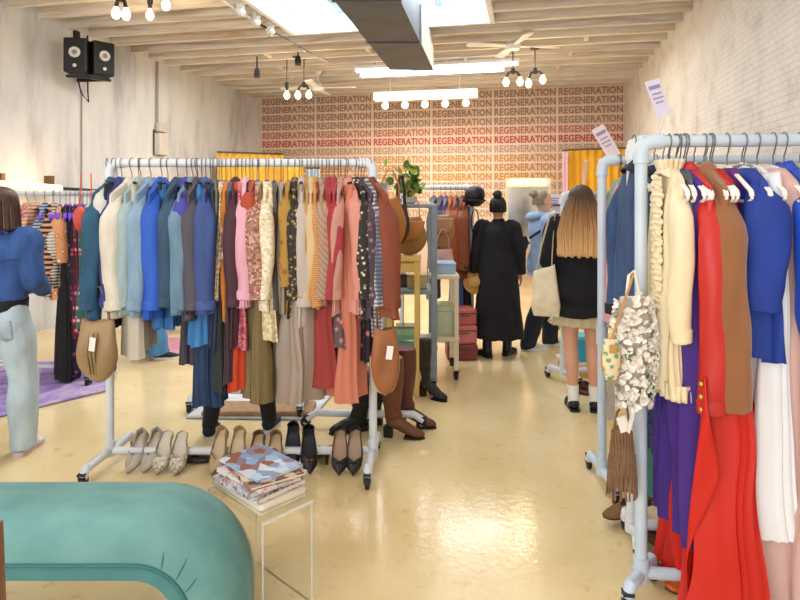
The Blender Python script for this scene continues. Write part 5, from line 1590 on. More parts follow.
# ================================================================ velvet bench
zc_, half, top_ = 2.185, 0.185, 0.16
def vel():
    m = bpy.data.materials.new('teal_velvet'); m.use_nodes = True
    nt = m.node_tree; N, L = nt.nodes, nt.links
    b = N['Principled BSDF']
    b.inputs['Roughness'].default_value = 0.75
    b.inputs['Sheen Weight'].default_value = 0.4
    b.inputs['Sheen Roughness'].default_value = 0.35
    b.inputs['Sheen Tint'].default_value = lin('#c2d8d6')
    tc = N.new('ShaderNodeTexCoord'); mp = N.new('ShaderNodeMapping'); mp.inputs['Scale'].default_value = (1, 2.5, 1)
    n = N.new('ShaderNodeTexNoise'); n.inputs['Scale'].default_value = 4; n.inputs['Detail'].default_value = 5
    L.new(tc.outputs['Object'], mp.inputs['Vector']); L.new(mp.outputs['Vector'], n.inputs['Vector'])
    r = N.new('ShaderNodeValToRGB'); e = r.color_ramp.elements
    e[0].position = 0.35; e[0].color = lin('#588986'); e[1].position = 0.7; e[1].color = lin('#719e9a')
    L.new(n.outputs['Fac'], r.inputs['Fac']); L.new(r.outputs['Color'], b.inputs['Base Color'])
    bp = N.new('ShaderNodeBump'); bp.inputs['Strength'].default_value = 0.1; bp.inputs['Distance'].default_value = 0.01
    L.new(n.outputs['Fac'], bp.inputs['Height']); L.new(bp.outputs['Normal'], b.inputs['Normal'])
    return m
m_vel = vel()
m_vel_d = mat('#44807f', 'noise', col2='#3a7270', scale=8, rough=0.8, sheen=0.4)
bx0, hp, rr = -2.35, 0.352, 0.19
xr = -0.700                                          # piping line of the curved end
xl = -3.55
def bench_path():
    """piping line in the (xc, h) plane with outward normals: floor, curve, seat, curve, floor"""
    out = []
    for k in range(5):
        out.append((xl, 0.02 + (hp - rr - 0.02) * k / 4, -1.0, 0.0))
    for k in range(1, 11):
        a = PI - (PI / 2) * k / 10
        out.append((xl + rr + rr * math.cos(a), hp - rr + rr * math.sin(a), math.cos(a), math.sin(a)))
    for k in range(1, 24):
        out.append((xl + rr + (xr - xl - 2 * rr) * k / 24, hp, 0.0, 1.0))
    for k in range(0, 15):
        a = PI / 2 - (PI / 2) * k / 14
        out.append((xr - rr + rr * math.cos(a), hp - rr + rr * math.sin(a), math.cos(a), math.sin(a)))
    for k in range(1, 5):
        out.append((xr, (hp - rr) + (0.02 - hp + rr) * k / 4, 1.0, 0.0))
    return out
bp_ = bench_path()
nb = len(bp_)
t = thing('velvet_bench', 'curved waterfall bench upholstered in teal velvet, nearest the camera', 'bench', W(-2.0, zc_), TH)
def loc_b(x, z, h):
    return (x + 2.0, z - zc_, h)
def dome(u, v):
    x, h, nx, nh = bp_[min(nb - 1, int(round(v * (nb - 1))))]
    a = PI * u
    s = -math.cos(a)
    d = top_ * (math.sin(a) ** 0.62)
    corner = max(0.0, nx) * nh * 2                     # shallow pleats in the shape where the velvet gathers on the bend
    d *= 1 - 0.02 * corner * (0.5 + 0.5 * math.cos(v * nb * 2.2)) * (1 if u < 0.35 else 0)
    return loc_b(x + nx * d, zc_ + s * half, h + nh * d)
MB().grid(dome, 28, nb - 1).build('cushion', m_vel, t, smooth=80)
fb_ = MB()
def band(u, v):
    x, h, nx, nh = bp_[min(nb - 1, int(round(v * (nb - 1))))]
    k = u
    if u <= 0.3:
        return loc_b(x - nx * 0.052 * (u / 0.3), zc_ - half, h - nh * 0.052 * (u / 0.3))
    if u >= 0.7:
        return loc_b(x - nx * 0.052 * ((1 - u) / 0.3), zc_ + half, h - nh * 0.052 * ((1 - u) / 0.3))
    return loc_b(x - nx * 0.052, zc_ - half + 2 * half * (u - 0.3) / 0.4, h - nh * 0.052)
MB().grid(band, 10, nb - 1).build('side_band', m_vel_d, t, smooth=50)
for s in (-1, 1):
    MB().tube([loc_b(x, zc_ + s * (half + 0.002), h) for x, h, nx, nh in bp_], [0.007] * nb, 8).build('piping', mat('#35706f', 'noise', rough=0.8), t)
for ang, l in ((62, 0.05), (45, 0.07), (30, 0.055), (12, 0.06)):     # thin dark strips painting the shade of creases on the front bend
    a = R(ang)
    p = []
    for k in range(5):
        d = 0.012 + l * k / 4
        e = math.acos(max(-1, min(1, 1 - 0))) if False else 0
        uu = (d / top_) ** (1 / 0.62)
        sa = math.asin(min(1, uu))
        p.append(Vector(loc_b(xr - rr + (rr + d) * math.cos(a + 0.02 * k), zc_ - half * math.cos(sa) - 0.0015, hp - rr + (rr + d) * math.sin(a + 0.02 * k))))
    MB().tube(p, [0.0006, 0.002, 0.002, 0.0016, 0.0006], 6).build('crease_shade', mat('#35706f', 'noise', rough=0.8), t)

# ================================================================ acrylic table and books
th_ = 0.40
def gt(px, py, h):
    z = F * (H - h) / (py - HY)
    return Vector(((px - 400) / F * z, z))
c0, c1, c2_ = gt(262, 523, th_), gt(316, 504, th_), gt(203, 492, th_)
e1 = Vector((0.160, 0.170)); e2 = Vector((-e1.y, e1.x)).normalized() * 0.385
ctr = c0 + e1 / 2 + e2 / 2
ang = math.atan2(e1.y, e1.x) + TH
lx, ly = e1.length, e2.length
tw = W(ctr.x, ctr.y)
t = thing('acrylic_table', 'clear acrylic side table carrying stacked magazines beside the teal bench', 'table', tw, ang)
m_ac = mat('#f6faf8', 'plain', rough=0.02, trans=1.0, ior=1.04, alpha=0.55)
m_edge = mat('#eef0ea', 'plain', rough=0.2, alpha=0.5)
MB().box((0, 0, th_ - 0.006), (lx, ly, 0.012)).build('top', m_ac, t, smooth=0, bevel=0.002)
for s in (-1, 1):
    MB().box((s * (lx / 2 - 0.006), 0, (th_ - 0.012) / 2), (0.010, ly, th_ - 0.012)).build('side_panel', m_ac, t, smooth=0)
ed = MB()
for sx in (-1, 1):
    for sy in (-1, 1):
        MB().box((sx * (lx / 2 - 0.005), sy * (ly / 2 - 0.002), th_ / 2), (0.006, 0.004, th_ - 0.004)).build('panel_edge', m_edge, t, smooth=0)
    MB().box((0, sx * ly / 2, th_ - 0.006), (lx, 0.003, 0.012)).build('panel_edge', m_edge, t, smooth=0)

def book(desc, z, w, d, h, rz, cover, c2, pages='#e9e2d2', pat='noise', scale=12, soft=False, off=(0, 0), col3=None, cat='magazine', name='magazine'):
    t = thing(name, desc, cat, tw + Matrix.Rotation(ang, 3, 'Z') @ Vector((off[0], off[1], z)), ang + rz, 'publications stacked on the acrylic table')
    mc_ = mat(cover, pat, col2=c2, col3=col3, scale=scale, rough=0.45, bump=0.02)
    cv = 0.0015 if h < 0.03 else 0.004
    MB().box((0.002, 0, h / 2), (w - 0.006, d - 0.006, h - 2 * cv)).build('pages', mat(pages, 'stripe', col2='#cfc6b4', scale=160, rough=0.8), t, smooth=0)
    MB().box((0, 0, h - cv / 2), (w, d, cv)).build('cover', mc_, t, smooth=0)
    MB().box((0, 0, cv / 2), (w, d, cv)).build('back_cover', mc_, t, smooth=0)
    MB().box((-w / 2, 0, h / 2), (cv, d, h)).build('spine', mc_, t, smooth=0)
    return t
z = th_ + 0.001
t = thing('cream_case', 'cream padded zip case at the bottom of the magazine stack', 'case', tw + Vector((0, 0, z)), ang)
mcs = mat('#ded3be', 'noise', col2='#d2c5ad', scale=10, rough=0.6)
MB().box((0, 0, 0.026), (lx * 0.93, ly * 0.90, 0.050)).build('case_body', mcs, t, smooth=60, bevel=0.016)
MB().box((0, 0, 0.026), (lx * 0.935, ly * 0.905, 0.004)).build('zip', mat('#b3a78e', 'noise'), t, smooth=0)
z += 0.053
zi = 0.016
for k, (cv, c2, c3, rz_, w_, d_, hh, pat, sc, dsc) in enumerate((
        ('#d9d2d0', '#8a4a50', '#5a6a8c', 6, 0.225, 0.30, 0.018, 'sequin', 70, 'thick magazine with red speckled cover, just above the cream case'),
        ('#e0d8d4', '#a05a54', '#7a86a4', -3, 0.22, 0.295, 0.016, 'sequin', 60, 'white magazine with red and blue print, mid-stack'),
        ('#d8cfc8', '#b0705c', '#8a90a8', 8, 0.22, 0.29, 0.012, 'floral', 30, 'patterned magazine under the glossy blue one'),
        ('#8a4a3a', '#3a2a26', '#c9bba8', -8, 0.22, 0.31, 0.012, 'sequin', 30, 'brown-red magazine second from the top of the stack'),
        ('#7f9fc8', '#8a5a44', '#cfd6da', 4, 0.20, 0.29, 0.010, 'sequin', 24, 'glossy magazine with blue and beige cover, topmost on stack'))):
    book(dsc, z, w_, d_, hh, R(rz_ - 4), cv, c2, pat=pat, scale=sc, col3=c3, off=(0.004 * (k - 2), 0.012 * math.sin(k * 2.0) - 0.01))
    z += hh + 0.001
# leaning brown board at the frame's lower corner
q0, q1 = P(-6, 528, 1.25), P(3, 640, 1.25)
t = thing('leaning_post', 'slanted brown wooden upright partly in view by the teal bench', 'post', Vector((q1.x, q1.y, 0)), TH)
a_ = Matrix.Rotation(-TH, 3, 'Z') @ (P(2, 524, 1.25) - Vector((q1.x, q1.y, 0)))
b_ = Matrix.Rotation(-TH, 3, 'Z') @ (P(6, 640, 1.25) - Vector((q1.x, q1.y, 0)))
dirn = (b_ - a_) / (a_.z - b_.z)
b0_ = b_ + dirn * b_.z
MB().bar(b0_ - Vector((0.018, 0, 0)), a_ - Vector((0.022, 0, 0)), 0.035, 0.03).build('upright', mat('#8a6248', 'wood', col2='#75503a', scale=3, stretch=(4, 4, 0.6)), t, smooth=0, bevel=0.004)
MB().box((b0_.x - 0.018, b0_.y, 0.015), (0.16, 0.12, 0.03)).build('foot', mat('#8a6248', 'wood', col2='#75503a', scale=3), t, smooth=0, bevel=0.004)
# ================================================================ people
def smooth_path(pts, n=5):
    """Catmull-Rom through points (with radii appended)"""
    out = []
    P_ = [pts[0]] + list(pts) + [pts[-1]]
    for i in range(1, len(P_) - 2):
        p0, p1, p2, p3 = P_[i - 1], P_[i], P_[i + 1], P_[i + 2]
        for k in range(n):
            t = k / n
            out.append(tuple(0.5 * ((2 * b) + (-a + c) * t + (2 * a - 5 * b + 4 * c - d) * t * t + (-a + 3 * b - 3 * c + d) * t ** 3) for a, b, c, d in zip(p0, p1, p2, p3)))
    out.append(tuple(pts[-1]))
    return out

def ltube(mb, rows, seg=16, ref=(0, 1, 0), n=4):
    """rows: (x, y, z, ra, rb)"""
    r = smooth_path(rows, n)
    mb.tube([q[:3] for q in r], [(max(0.002, q[3]), max(0.002, q[4])) for q in r], seg, ref=ref)

def V3(a):
    return Vector(a)

class Person:
    def __init__(s, desc, loc, rz, height, skin, J=None, head=(0, 0), lean=0.0):
        s.t = thing('person', desc, 'person', loc, rz)
        s.k = height / 1.68
        s.t.scale = (s.k, s.k, s.k)
        s.J = dict(hipR=(.09, 0, .88), hipL=(-.09, 0, .88), kneeR=(.10, .01, .47), kneeL=(-.10, .01, .47), ankR=(.10, -.02, .085), ankL=(-.10, -.02, .085),
                   dirR=(.12, 1, 0), dirL=(-.12, 1, 0),
                   shR=(.165, 0, 1.375), shL=(-.165, 0, 1.375), elR=(.215, -.03, 1.11), elL=(-.215, -.03, 1.11), wrR=(.225, .05, .885), wrL=(-.225, .05, .885),
                   haR=(0.02, .12, -1), haL=(-0.02, .12, -1))
        if J:
            s.J.update(J)
        s.J = {k: V3(v) for k, v in s.J.items()}
        s.skin = mat(skin, 'noise', scale=18, rough=0.55, bump=0.02, vary=0.05)
        s.yaw, s.tilt = head
        s.HM = Matrix.Translation((0, 0.0, 1.44)) @ Matrix.Rotation(R(s.yaw), 4, 'Z') @ Matrix.Rotation(R(s.tilt), 4, 'X') @ Matrix.Translation((0, 0.0, -1.44))
        s.body()

    def head_mb(s):
        h = MB()
        rows = [(.0, .048, 1.452, .020, .022), (0, .042, 1.468, .040, .040), (0, .026, 1.495, .054, .066), (0, .012, 1.535, .064, .086), (0, .004, 1.575, .070, .094),
                (0, -.002, 1.615, .071, .094), (0, -.008, 1.65, .060, .080), (0, -.010, 1.672, .036, .05), (0, -.010, 1.68, .008, .01)]
        ltube(h, rows, 20, ref=(0, 1, 0), n=4)
        ltube(h, [(0, .088, 1.585, .007, .008), (0, .104, 1.562, .010, .010), (0, .112, 1.545, .013, .012), (0, .098, 1.534, .012, .008)], 10, n=3)
        h.ball((0, .086, 1.512), (.022, .012, .009), 12, 8)
        h.ball((0, .078, 1.478), (.018, .016, .014), 12, 8)
        for sx in (-1, 1):
            h.ball((sx * .071, -.008, 1.565), (.009, .018, .030), 12, 8, Matrix.Rotation(sx * R(14), 3, 'Z'))
            h.ball((sx * .034, .066, 1.55), (.026, .024, .022), 12, 8)
        return h

    def hand(s, mb, w, d, side):
        w = V3(w); d = V3(d).normalized()
        acr = V3((0, 1, 0)) if abs(d.y) < 0.8 else V3((side * -1, 0, 0))
        acr = (acr - d * acr.dot(d)).normalized()           # across the knuckles
        nrm = d.cross(acr) * (1 if side > 0 else -1)         # palm side
        if nrm.x * side > 0 and abs(nrm.x) > 0.3:
            nrm = -nrm
        def q(a, b, c):
            return w + d * a + acr * b + nrm * c
        pal = [q(-.02, 0, 0), q(.02, 0, 0), q(.055, .002, .002), q(.085, .002, .002)]
        mb.tube(pal, [(.024, .021), (.034, .017), (.040, .015), (.036, .012)], 12, ref=tuple(nrm))
        for k, (b, L, r) in enumerate(((.030, .070, .0082), (.010, .078, .0085), (-.010, .072, .0082), (-.029, .056, .0072))):
            f = [q(.075, b, 0), q(.085 + L * .35, b * 1.05, .004), q(.085 + L * .7, b * 1.06, .016), q(.085 + L * .92, b * 1.02, .032)]
            mb.tube(f, [r * 1.1, r, r * .92, r * .7], 8)
        th = [q(.02, .028, .004), q(.045, .052, .012), q(.072, .060, .024), q(.094, .056, .034)]
        mb.tube(th, [.013, .0115, .010, .007], 8)

    def leg_rows(s, sd, e=0.0):
        J = s.J
        h, k, a = J['hip' + sd], J['knee' + sd], J['ank' + sd]
        m1, m2, m3 = h.lerp(k, .35), h.lerp(k, .75), k.lerp(a, .32)
        back = V3((0, -.014, 0))
        return [(*(h + V3((0, -.0, .02))), .066 + e, .078 + e), (*m1, .078 + e, .086 + e), (*m2, .060 + e, .064 + e), (*k, .052 + e, .056 + e), (*(m3 + back), .051 + e, .056 + e), (*k.lerp(a, .7), .038 + e, .042 + e), (*a, .031 + e, .036 + e)]

    def torso_rows(s, e=0.0):
        return [(0, 0, .80, .130 + e, .092 + e), (0, -.004, .87, .165 + e, .115 + e), (0, -.004, .95, .155 + e, .108 + e), (0, .004, 1.05, .128 + e, .092 + e), (0, .010, 1.15, .132 + e, .098 + e),
                (0, .010, 1.25, .148 + e, .108 + e), (0, 0, 1.33, .150 + e, .092 + e), (0, -.004, 1.385, .11 + e * .6, .07 + e * .6), (0, 0, 1.42, .06 + e * .3, .056 + e * .3)]

    def arm_rows(s, sd, e=0.0):
        J = s.J
        a, b, c = J['sh' + sd], J['el' + sd], J['wr' + sd]
        i = a.lerp(V3((0, 0, a.z - .01)), .35)
        return [(*i, .045 + e, .05 + e), (*a, .050 + e, .052 + e), (*a.lerp(b, .5), .042 + e, .044 + e), (*b, .036 + e, .037 + e), (*b.lerp(c, .3), .036 + e, .035 + e), (*c, .024 + e, .021 + e)]

    def body(s):
        mb = MB()
        ltube(mb, s.torso_rows(), 20)
        ltube(mb, [(0, -.012, 1.36, .06, .06), (0, -.004, 1.42, .050, .052), (0, .004, 1.48, .048, .052), (0, .008, 1.54, .05, .055)], 14)
        hd = s.head_mb(); hd.xform(s.HM)
        mb.add(hd.v, hd.f)
        for sd, sg in (('R', 1), ('L', -1)):
            ltube(mb, s.leg_rows(sd), 16)
            J = s.J
            a, d = J['ank' + sd], J['dir' + sd].normalized()
            b0 = V3((a.x, a.y, a.z - .085))
            mb.tube([a + V3((0, 0, .02)), b0 + V3((0, 0, .05)) - d * .02, b0 + V3((0, 0, .034)) + d * .05, b0 + V3((0, 0, .026)) + d * .11, b0 + V3((0, 0, .018)) + d * .165], [(.033, .036), (.034, .042), (.036, .032), (.040, .022), (.028, .012)], 12, ref=(0, 0, 1))
            ltube(mb, s.arm_rows(sd), 12, ref=(sg, .3, 0))
            s.hand(mb, J['wr' + sd], J['ha' + sd], sg)
        remesh(mb, 0.0058, 'body', s.skin, s.t, 3)
        # face
        for sx in (-1, 1):
            c = s.HM @ V3((sx * .031, .084, 1.572))
            MB().ball(c, (.013, .009, .009), 12, 8).build('eye', mat('#f0ece6', 'plain', rough=0.2), s.t)
            c2 = s.HM @ V3((sx * .031, .0925, 1.572))
            MB().ball(c2, (.0055, .003, .0055), 10, 6).build('iris', mat('#3c2c22', 'plain', rough=0.2), s.t)
            MB().tube([s.HM @ V3((sx * .016, .093, 1.590)), s.HM @ V3((sx * .033, .092, 1.596)), s.HM @ V3((sx * .050, .078, 1.590))], [.003, .004, .002], 6).build('eyebrow', mat('#5c4030', 'noise'), s.t)
        MB().ball(s.HM @ V3((0, .0965, 1.513)), (.021, .006, .006), 12, 6, s.HM.to_3x3()).build('lips', mat('#b0625c', 'noise', rough=0.5), s.t)

    # ---- clothing
    def top(s, name, m, e=0.035, hem=.80, hemr=None, sleeve_e=0.03, sl=1.0, nz=0.012, neck=True, voxel=0.011, seed=1, flare=0.0, straight=False):
        mb = MB()
        rows = [r for r in s.torso_rows(e) if r[2] > hem + .04 and r[2] < 1.40]
        w = hemr or (rows[0][3] + flare, rows[0][4] + flare * .8)
        if straight:
            rows = [(r[0], r[1], r[2], max(r[3], w[0] + (.178 - w[0]) * min(1, (r[2] - hem) / (1.2 - hem))), max(r[4], w[1] + (.138 - w[1]) * min(1, (r[2] - hem) / (1.2 - hem)))) if r[2] < 1.2 else r for r in rows]
        rows = [(0, 0, hem, *w), (0, 0, hem + .03, w[0] * 1.01, w[1] * 1.01)] + rows + [(0, -.004, 1.415, .075, .066)]
        ltube(mb, rows, 24)
        for sd, sg in (('R', 1), ('L', -1)):
            ar = s.arm_rows(sd, sleeve_e)
            if sl < 1:
                ar = ar[:-1]
            a = [list(r) for r in ar]
            a[0][3] -= sleeve_e * .6; a[0][4] -= sleeve_e * .6
            ltube(mb, [tuple(r) for r in a], 14, ref=(sg, .3, 0))
        if neck:
            mb.tube([(0, -.006, 1.40), (0, -.004, 1.43), (0, -.002, 1.45)], [(.072, .066), (.066, .062), (.060, .058)], 18)
        return remesh(mb, voxel, name, m, s.t, 5, nz=nz, nf=7.5, seed=seed)

    def trousers(s, name, m, e=0.03, e2=0.03, nz=0.008, top_z=1.0, seed=3, hem=0.05):
        mb = MB()
        rows = [(0, 0, .80, .150 + e * .5, .105 + e * .6), (0, -.006, .87, .168 + e * .5, .122 + e * .5), (0, -.004, .95, .157 + e * .4, .112 + e * .4), (0, 0, top_z, .142 + e * .3, .102 + e * .3)]
        ltube(mb, rows, 24)
        for sd in 'RL':
            lr = [list(r) for r in s.leg_rows(sd, 0)]
            lr[0][2] -= 0.04
            n = len(lr)
            for i, r in enumerate(lr):
                k = i / (n - 1)
                ee = e * (1 - k) * .6 + e2 * k + 0.008
                r[3] += ee * (1 + .6 * k); r[4] += ee * (1 + .6 * k)
            a = lr[-1]
            lr.append([a[0], a[1] + .005, a[2] - .085 + hem, a[3] * 1.04, a[4] * 1.04])
            ltube(mb, [tuple(r) for r in lr], 16)
        return remesh(mb, 0.010, name, m, s.t, 5, nz=nz, nf=10, seed=seed)

    def skirt(s, name, m, z0, z1, r0, r1, folds=11, amp=.014, seed=0, oval=.78, cy=0.0, pw=1.0):
        def fn(u, v):
            a = 2 * PI * u
            r = r0 + (r1 - r0) * v ** pw
            f = 1 + amp * v / max(r, .05) * (math.sin(folds * a + seed) + .5 * math.sin(folds * 1.7 * a + seed * 2))
            return (r * f * math.cos(a), cy + r * oval * f * math.sin(a), z0 + (z1 - z0) * v + .006 * math.sin(folds * a))
        return MB().grid(fn, 120, 24, wrap=True).build(name, m, s.t, smooth=80, solid=0.004)

    def shoes(s, m, m_sole, h=.10, big=.006, sole=.022, name='shoe', shaft=0.0, laces=None):
        for sd in 'RL':
            a, d = s.J['ank' + sd], s.J['dir' + sd].normalized()
            b0 = V3((a.x, a.y, a.z - .085))
            x = V3((d.y, -d.x, 0))
            mb = MB()
            mb.tube([b0 + V3((0, 0, h + shaft)), b0 + V3((0, 0, h * .7)), b0 + V3((0, 0, .055)) - d * .01], [(.040 + big, .042 + big), (.040 + big, .046 + big), (.038 + big, .052 + big)], 14, ref=(0, 1, 0))
            mb.tube([b0 + V3((0, 0, .045)) - d * .06, b0 + V3((0, 0, .050)) - d * .03, b0 + V3((0, 0, .046)) + d * .05, b0 + V3((0, 0, .036)) + d * .12, b0 + V3((0, 0, .028)) + d * .175, b0 + V3((0, 0, .022)) + d * .195],
                    [(.024, .024), (.038 + big, .036), (.042 + big, .034), (.046 + big, .026), (.034, .020), (.012, .010)], 14, ref=(0, 0, 1))
            o = remesh(mb, 0.008, name, m, s.t, 4)
            prof = [(-.070, .022), (-.06, .034), (0, .038), (.06, .040), (.12, .047), (.17, .038), (.197, .014)]
            pts = [(b0 + d * p + x * w) for p, w in prof] + [(b0 + d * p - x * w) for p, w in reversed(prof)]
            vs = [V3((p.x, p.y, b0.z)) for p in pts] + [V3((p.x, p.y, b0.z + sole)) for p in pts]
            n = len(pts)
            MB().add(vs, [tuple(range(n)), tuple(range(n, 2 * n))] + [(i, (i + 1) % n, n + (i + 1) % n, n + i) for i in range(n)]).build('sole', m_sole, o, smooth=30)
            if laces:
                lb = MB()
                for k in range(4):
                    c = b0 + d * (.03 + .022 * k) + V3((0, 0, .083 - .008 * k))
                    lb.tube([c - x * .026, c + V3((0, 0, .006)), c + x * .026], [.003] * 3, 6)
                lb.build('laces', laces, o)

    def hair_shell(s, m, ext=1.44, width=.014, open_=0.8, name='hair', wave=.006, strands=34, flare=0.0, back=0.0):
        """cap over the skull that falls to height ext, open over the face"""
        def fn(u, v):
            # u=0..1 goes around from one temple over the back to the other
            op = open_ * min(1.0, 0.45 + 1.1 * v)
            a = PI / 2 + op + (2 * PI - 2 * op) * u
            t = v
            if t < .45:
                k = t / .45
                ph = k * PI / 2
                rx, ry, z = .071 * math.sin(ph), .094 * math.sin(ph), 1.60 + .088 * math.cos(ph)
                f = 1
            else:
                k = (t - .45) / .55
                rx, ry, z = .071 + flare * k, .094 + flare * .5 * k, 1.60 - (1.60 - ext) * k
                f = 1
            g = 1 + (wave * (math.sin(strands * a) + .6 * math.sin(strands * 1.73 * a + 1))) / .08 * min(1, v * 1.6)
            return s.HM @ V3(((rx + width) * g * math.cos(a), (ry + width) * g * math.sin(a) - .006 - back * max(0, t - .45), z))
        return MB().grid(fn, 150, 26).build(name, m, s.t, smooth=80, solid=0.010)

    def bun(s, m, c, r, name='hair_bun', n=7):
        mb = MB()
        c = V3(c)
        mb.ball(c, r)
        rnd = random.Random(n)
        for k in range(n):
            a = 2 * PI * k / n
            mb.tube([c + V3((r * .6 * math.cos(a), r * .6 * math.sin(a), -r * .6)), c + V3((r * .9 * math.cos(a + .5), r * .9 * math.sin(a + .5), 0)), c + V3((r * .6 * math.cos(a + 1.2), r * .6 * math.sin(a + 1.2), r * .75))], [r * .25, r * .34, r * .22], 8)
        mb.xform(s.HM)
        return remesh(mb, 0.006, name, m, s.t, 2, nz=.003, nf=60, seed=4)

away = TH
# ---- long-haired shopper from behind
p = G(581, 409)
s1 = Person('long-haired blonde shopper in black sweater and plaid skirt, seen from behind', p, away - R(12), 1.67, '#d9a184',
            dict(kneeR=(.085, .01, .47), ankR=(.10, -.01, .085), kneeL=(-.075, 0, .47), ankL=(-.055, -.02, .085), elR=(.22, .04, 1.12), wrR=(.14, .25, 1.10), haR=(-.4, .9, .1),
                 elL=(-.235, -.02, 1.12), wrL=(-.17, .2, 1.05), haL=(.3, .9, .1)), head=(-6, 0))
s1.top('sweater', mat('#17161c', 'noise', col2='#101015', scale=14, rough=0.9, bump=0.1), e=.055, hem=.715, hemr=(.225, .178), sleeve_e=.045, nz=.016, seed=7)
s1.skirt('plaid_skirt', mat('#cdb98e', 'plaid', col2='#8f7650', col3='#e6dcc0', scale=15), .80, .645, .165, .232, folds=17, amp=.010)
wsock = mat('#f0eeea', 'noise', scale=40, rough=0.9)
for sd in 'RL':
    a = s1.J['ank' + sd]; k_ = s1.J['knee' + sd]
    MB().tube([a.lerp(k_, .26), a.lerp(k_, .1), a - V3((0, 0, .02)), a - V3((0, -.03, .055))], [(.043, .046), (.040, .043), (.041, .046), (.044, .04)], 16).build('sock', wsock, s1.t)
s1.shoes(m_black, m_black, h=.055, big=.002, sole=.02, name='mary_jane')
hb = mat('#4a3524', 'grad', col2='#cfa068', col3='#94683c', scale=26, rough=0.5, bump=0.3, stretch=(3, 3, 0.25))
def long_hair(u, v):
    a = PI / 2 + .75 + (2 * PI - 1.5) * u
    if v < .28:
        ph = v / .28 * PI / 2
        rx, ry, z, cy = .086 * math.sin(ph), .11 * math.sin(ph), 1.60 + .092 * math.cos(ph), -.006
    else:
        k = (v - .28) / .72
        rx, ry, z, cy = .086 + .085 * min(1, k * 1.7) ** .8 - .012 * max(0, k - .6), .11 - .01 * k, 1.60 - .435 * k, -.006 - .095 * k ** .7
    st = math.sin(26 * a + 2 * v) + .7 * math.sin(61 * a) + .5 * math.sin(11 * a + 3 * v)
    g = 1 + .045 * st * min(1, v * 2)
    if v > .93:
        z += (.008 * math.sin(19 * a) + .010 * mnoise.noise(Vector((a * 9, 0, 0)))) * (v - .93) / .07
    x, y_ = rx * g * math.cos(a), ry * g * math.sin(a)
    if y_ > 0.02 and v > .3:
        y_ = .02 + (y_ - .02) * .4
    q = V3((x, cy + y_, z))
    return s1.HM @ q if v < .28 else q
MB().grid(long_hair, 220, 40).build('long_hair', hb, s1.t, smooth=80, solid=.012)
# tote bag on her shoulder
tb = s1.t.location
q = P(544, 268, 4.40)
t = thing('tote_bag', 'cream canvas tote carried on the shoulder of the long-haired shopper', 'bag', q, TH - R(20))
mtb = mat('#e3d6b8', 'noise', col2='#d5c6a4', scale=16, rough=0.85, bump=0.1)
MB().grid(lambda u, v: ((.075 + .035 * v - .02 * max(0, v - .8) * 5) * sgnp(math.cos(2 * PI * u), .6) + .016 * v, (.016 + .035 * math.sin(PI * min(1, v * .9 + .05))) * sgnp(math.sin(2 * PI * u), .8) + .006 * math.sin(9 * v + 6 * u), -.35 * v + .03 * math.cos(2 * PI * u) * (1 - v)), 36, 22, wrap=True, cap1=True).build('bag_body', mtb, t, smooth=70, solid=.003)
for sy, dx in ((-.016, 0), (.018, .004)):
    MB().tube([(-.05, sy, -.02), (-.025 + dx, sy + .01, .15), (.035 + dx, sy + .04, .385), (.062 + dx, sy + .09, .41), (.065 + dx, sy + .14, .36), (.055, sy + .05, .12), (.055, sy, -.02)], [(.003, .012)] * 7, 8, ref=(0, 1, 0)).build('strap', mtb, t)

# ---- shopper in the long black coat dress
p = G(498, 356)
s2 = Person('shopper with dark bun in a long black coat, walking away down the aisle', p, away - R(6), 1.60, '#b98468',
            dict(ankL=(-.115, -.05, .085), ankR=(.10, .06, .085), kneeR=(.10, .04, .47), elL=(-.228, -.02, 1.12), wrL=(-.25, .02, .88), elR=(.228, -.02, 1.12), wrR=(.245, .06, .87), dirR=(.5, .9, 0), dirL=(-.45, .9, 0)), head=(-8, 4))
mcoat = mat('#16161f', 'noise', col2='#0f0f16', scale=8, rough=0.85, bump=0.1)
s2.top('coat', mcoat, e=.036, hem=.22, hemr=(.265, .205), sleeve_e=.026, nz=.014, seed=11, straight=True)
s2.shoes(m_black, m_black, h=.16, big=.010, sole=.035, name='boot', shaft=.03)
dk = mat('#1d1614', 'noise', col2='#0f0b0a', scale=60, rough=0.5, bump=0.3, stretch=(2, 2, .5))
s2.hair_shell(dk, ext=1.525, open_=1.1, wave=.003, strands=44, width=.010)
s2.bun(dk, (0, -.045, 1.712), .045)

# ---- hooded shopper in profile
p = G(543, 347)
s3 = Person('shopper in pale blue hoodie and dark trousers, side on, hair in bun', p, away - R(82), 1.66, '#dcae96',
            dict(ankL=(-.06, .10, .085), kneeL=(-.09, .13, .48), ankR=(.10, -.20, .085), kneeR=(.10, -.06, .47), elR=(.22, .05, 1.12), wrR=(.15, .27, 1.17), haR=(-.3, .9, .3), elL=(-.22, .05, 1.12), wrL=(-.14, .28, 1.13), haL=(.3, .9, .2), dirL=(-.1, 1, 0)), head=(8, 0))
mho = mat('#9db4d2', 'noise', col2='#88a2c4', scale=7, rough=0.9, bump=0.15)
s3.top('hoodie', mho, e=.055, hem=.78, hemr=(.19, .15), sleeve_e=.045, nz=.014, seed=5)
hd = MB()
ltube(hd, [(-.10, .01, 1.42, .03, .03), (-.11, -.06, 1.425, .045, .04), (0, -.135, 1.40, .06, .05), (.11, -.06, 1.425, .045, .04), (.10, .01, 1.42, .03, .03)], 12, ref=(0, 0, 1))
remesh(hd, .011, 'hood', mho, s3.t, 4, nz=.008, nf=14)
MB().tube([(.19 * math.cos(a), .15 * math.sin(a), .80 + .0 * a) for a in [2 * PI * k / 28 for k in range(28)]], [(.03, .012)] * 28, 8, closed=True, ref=(0, 0, 1)).build('hem_rib', mho, s3.t)
s3.trousers('trousers', mat('#1d2132', 'noise', col2='#151827', scale=8, rough=0.8), e=.022, e2=.024, hem=.03)
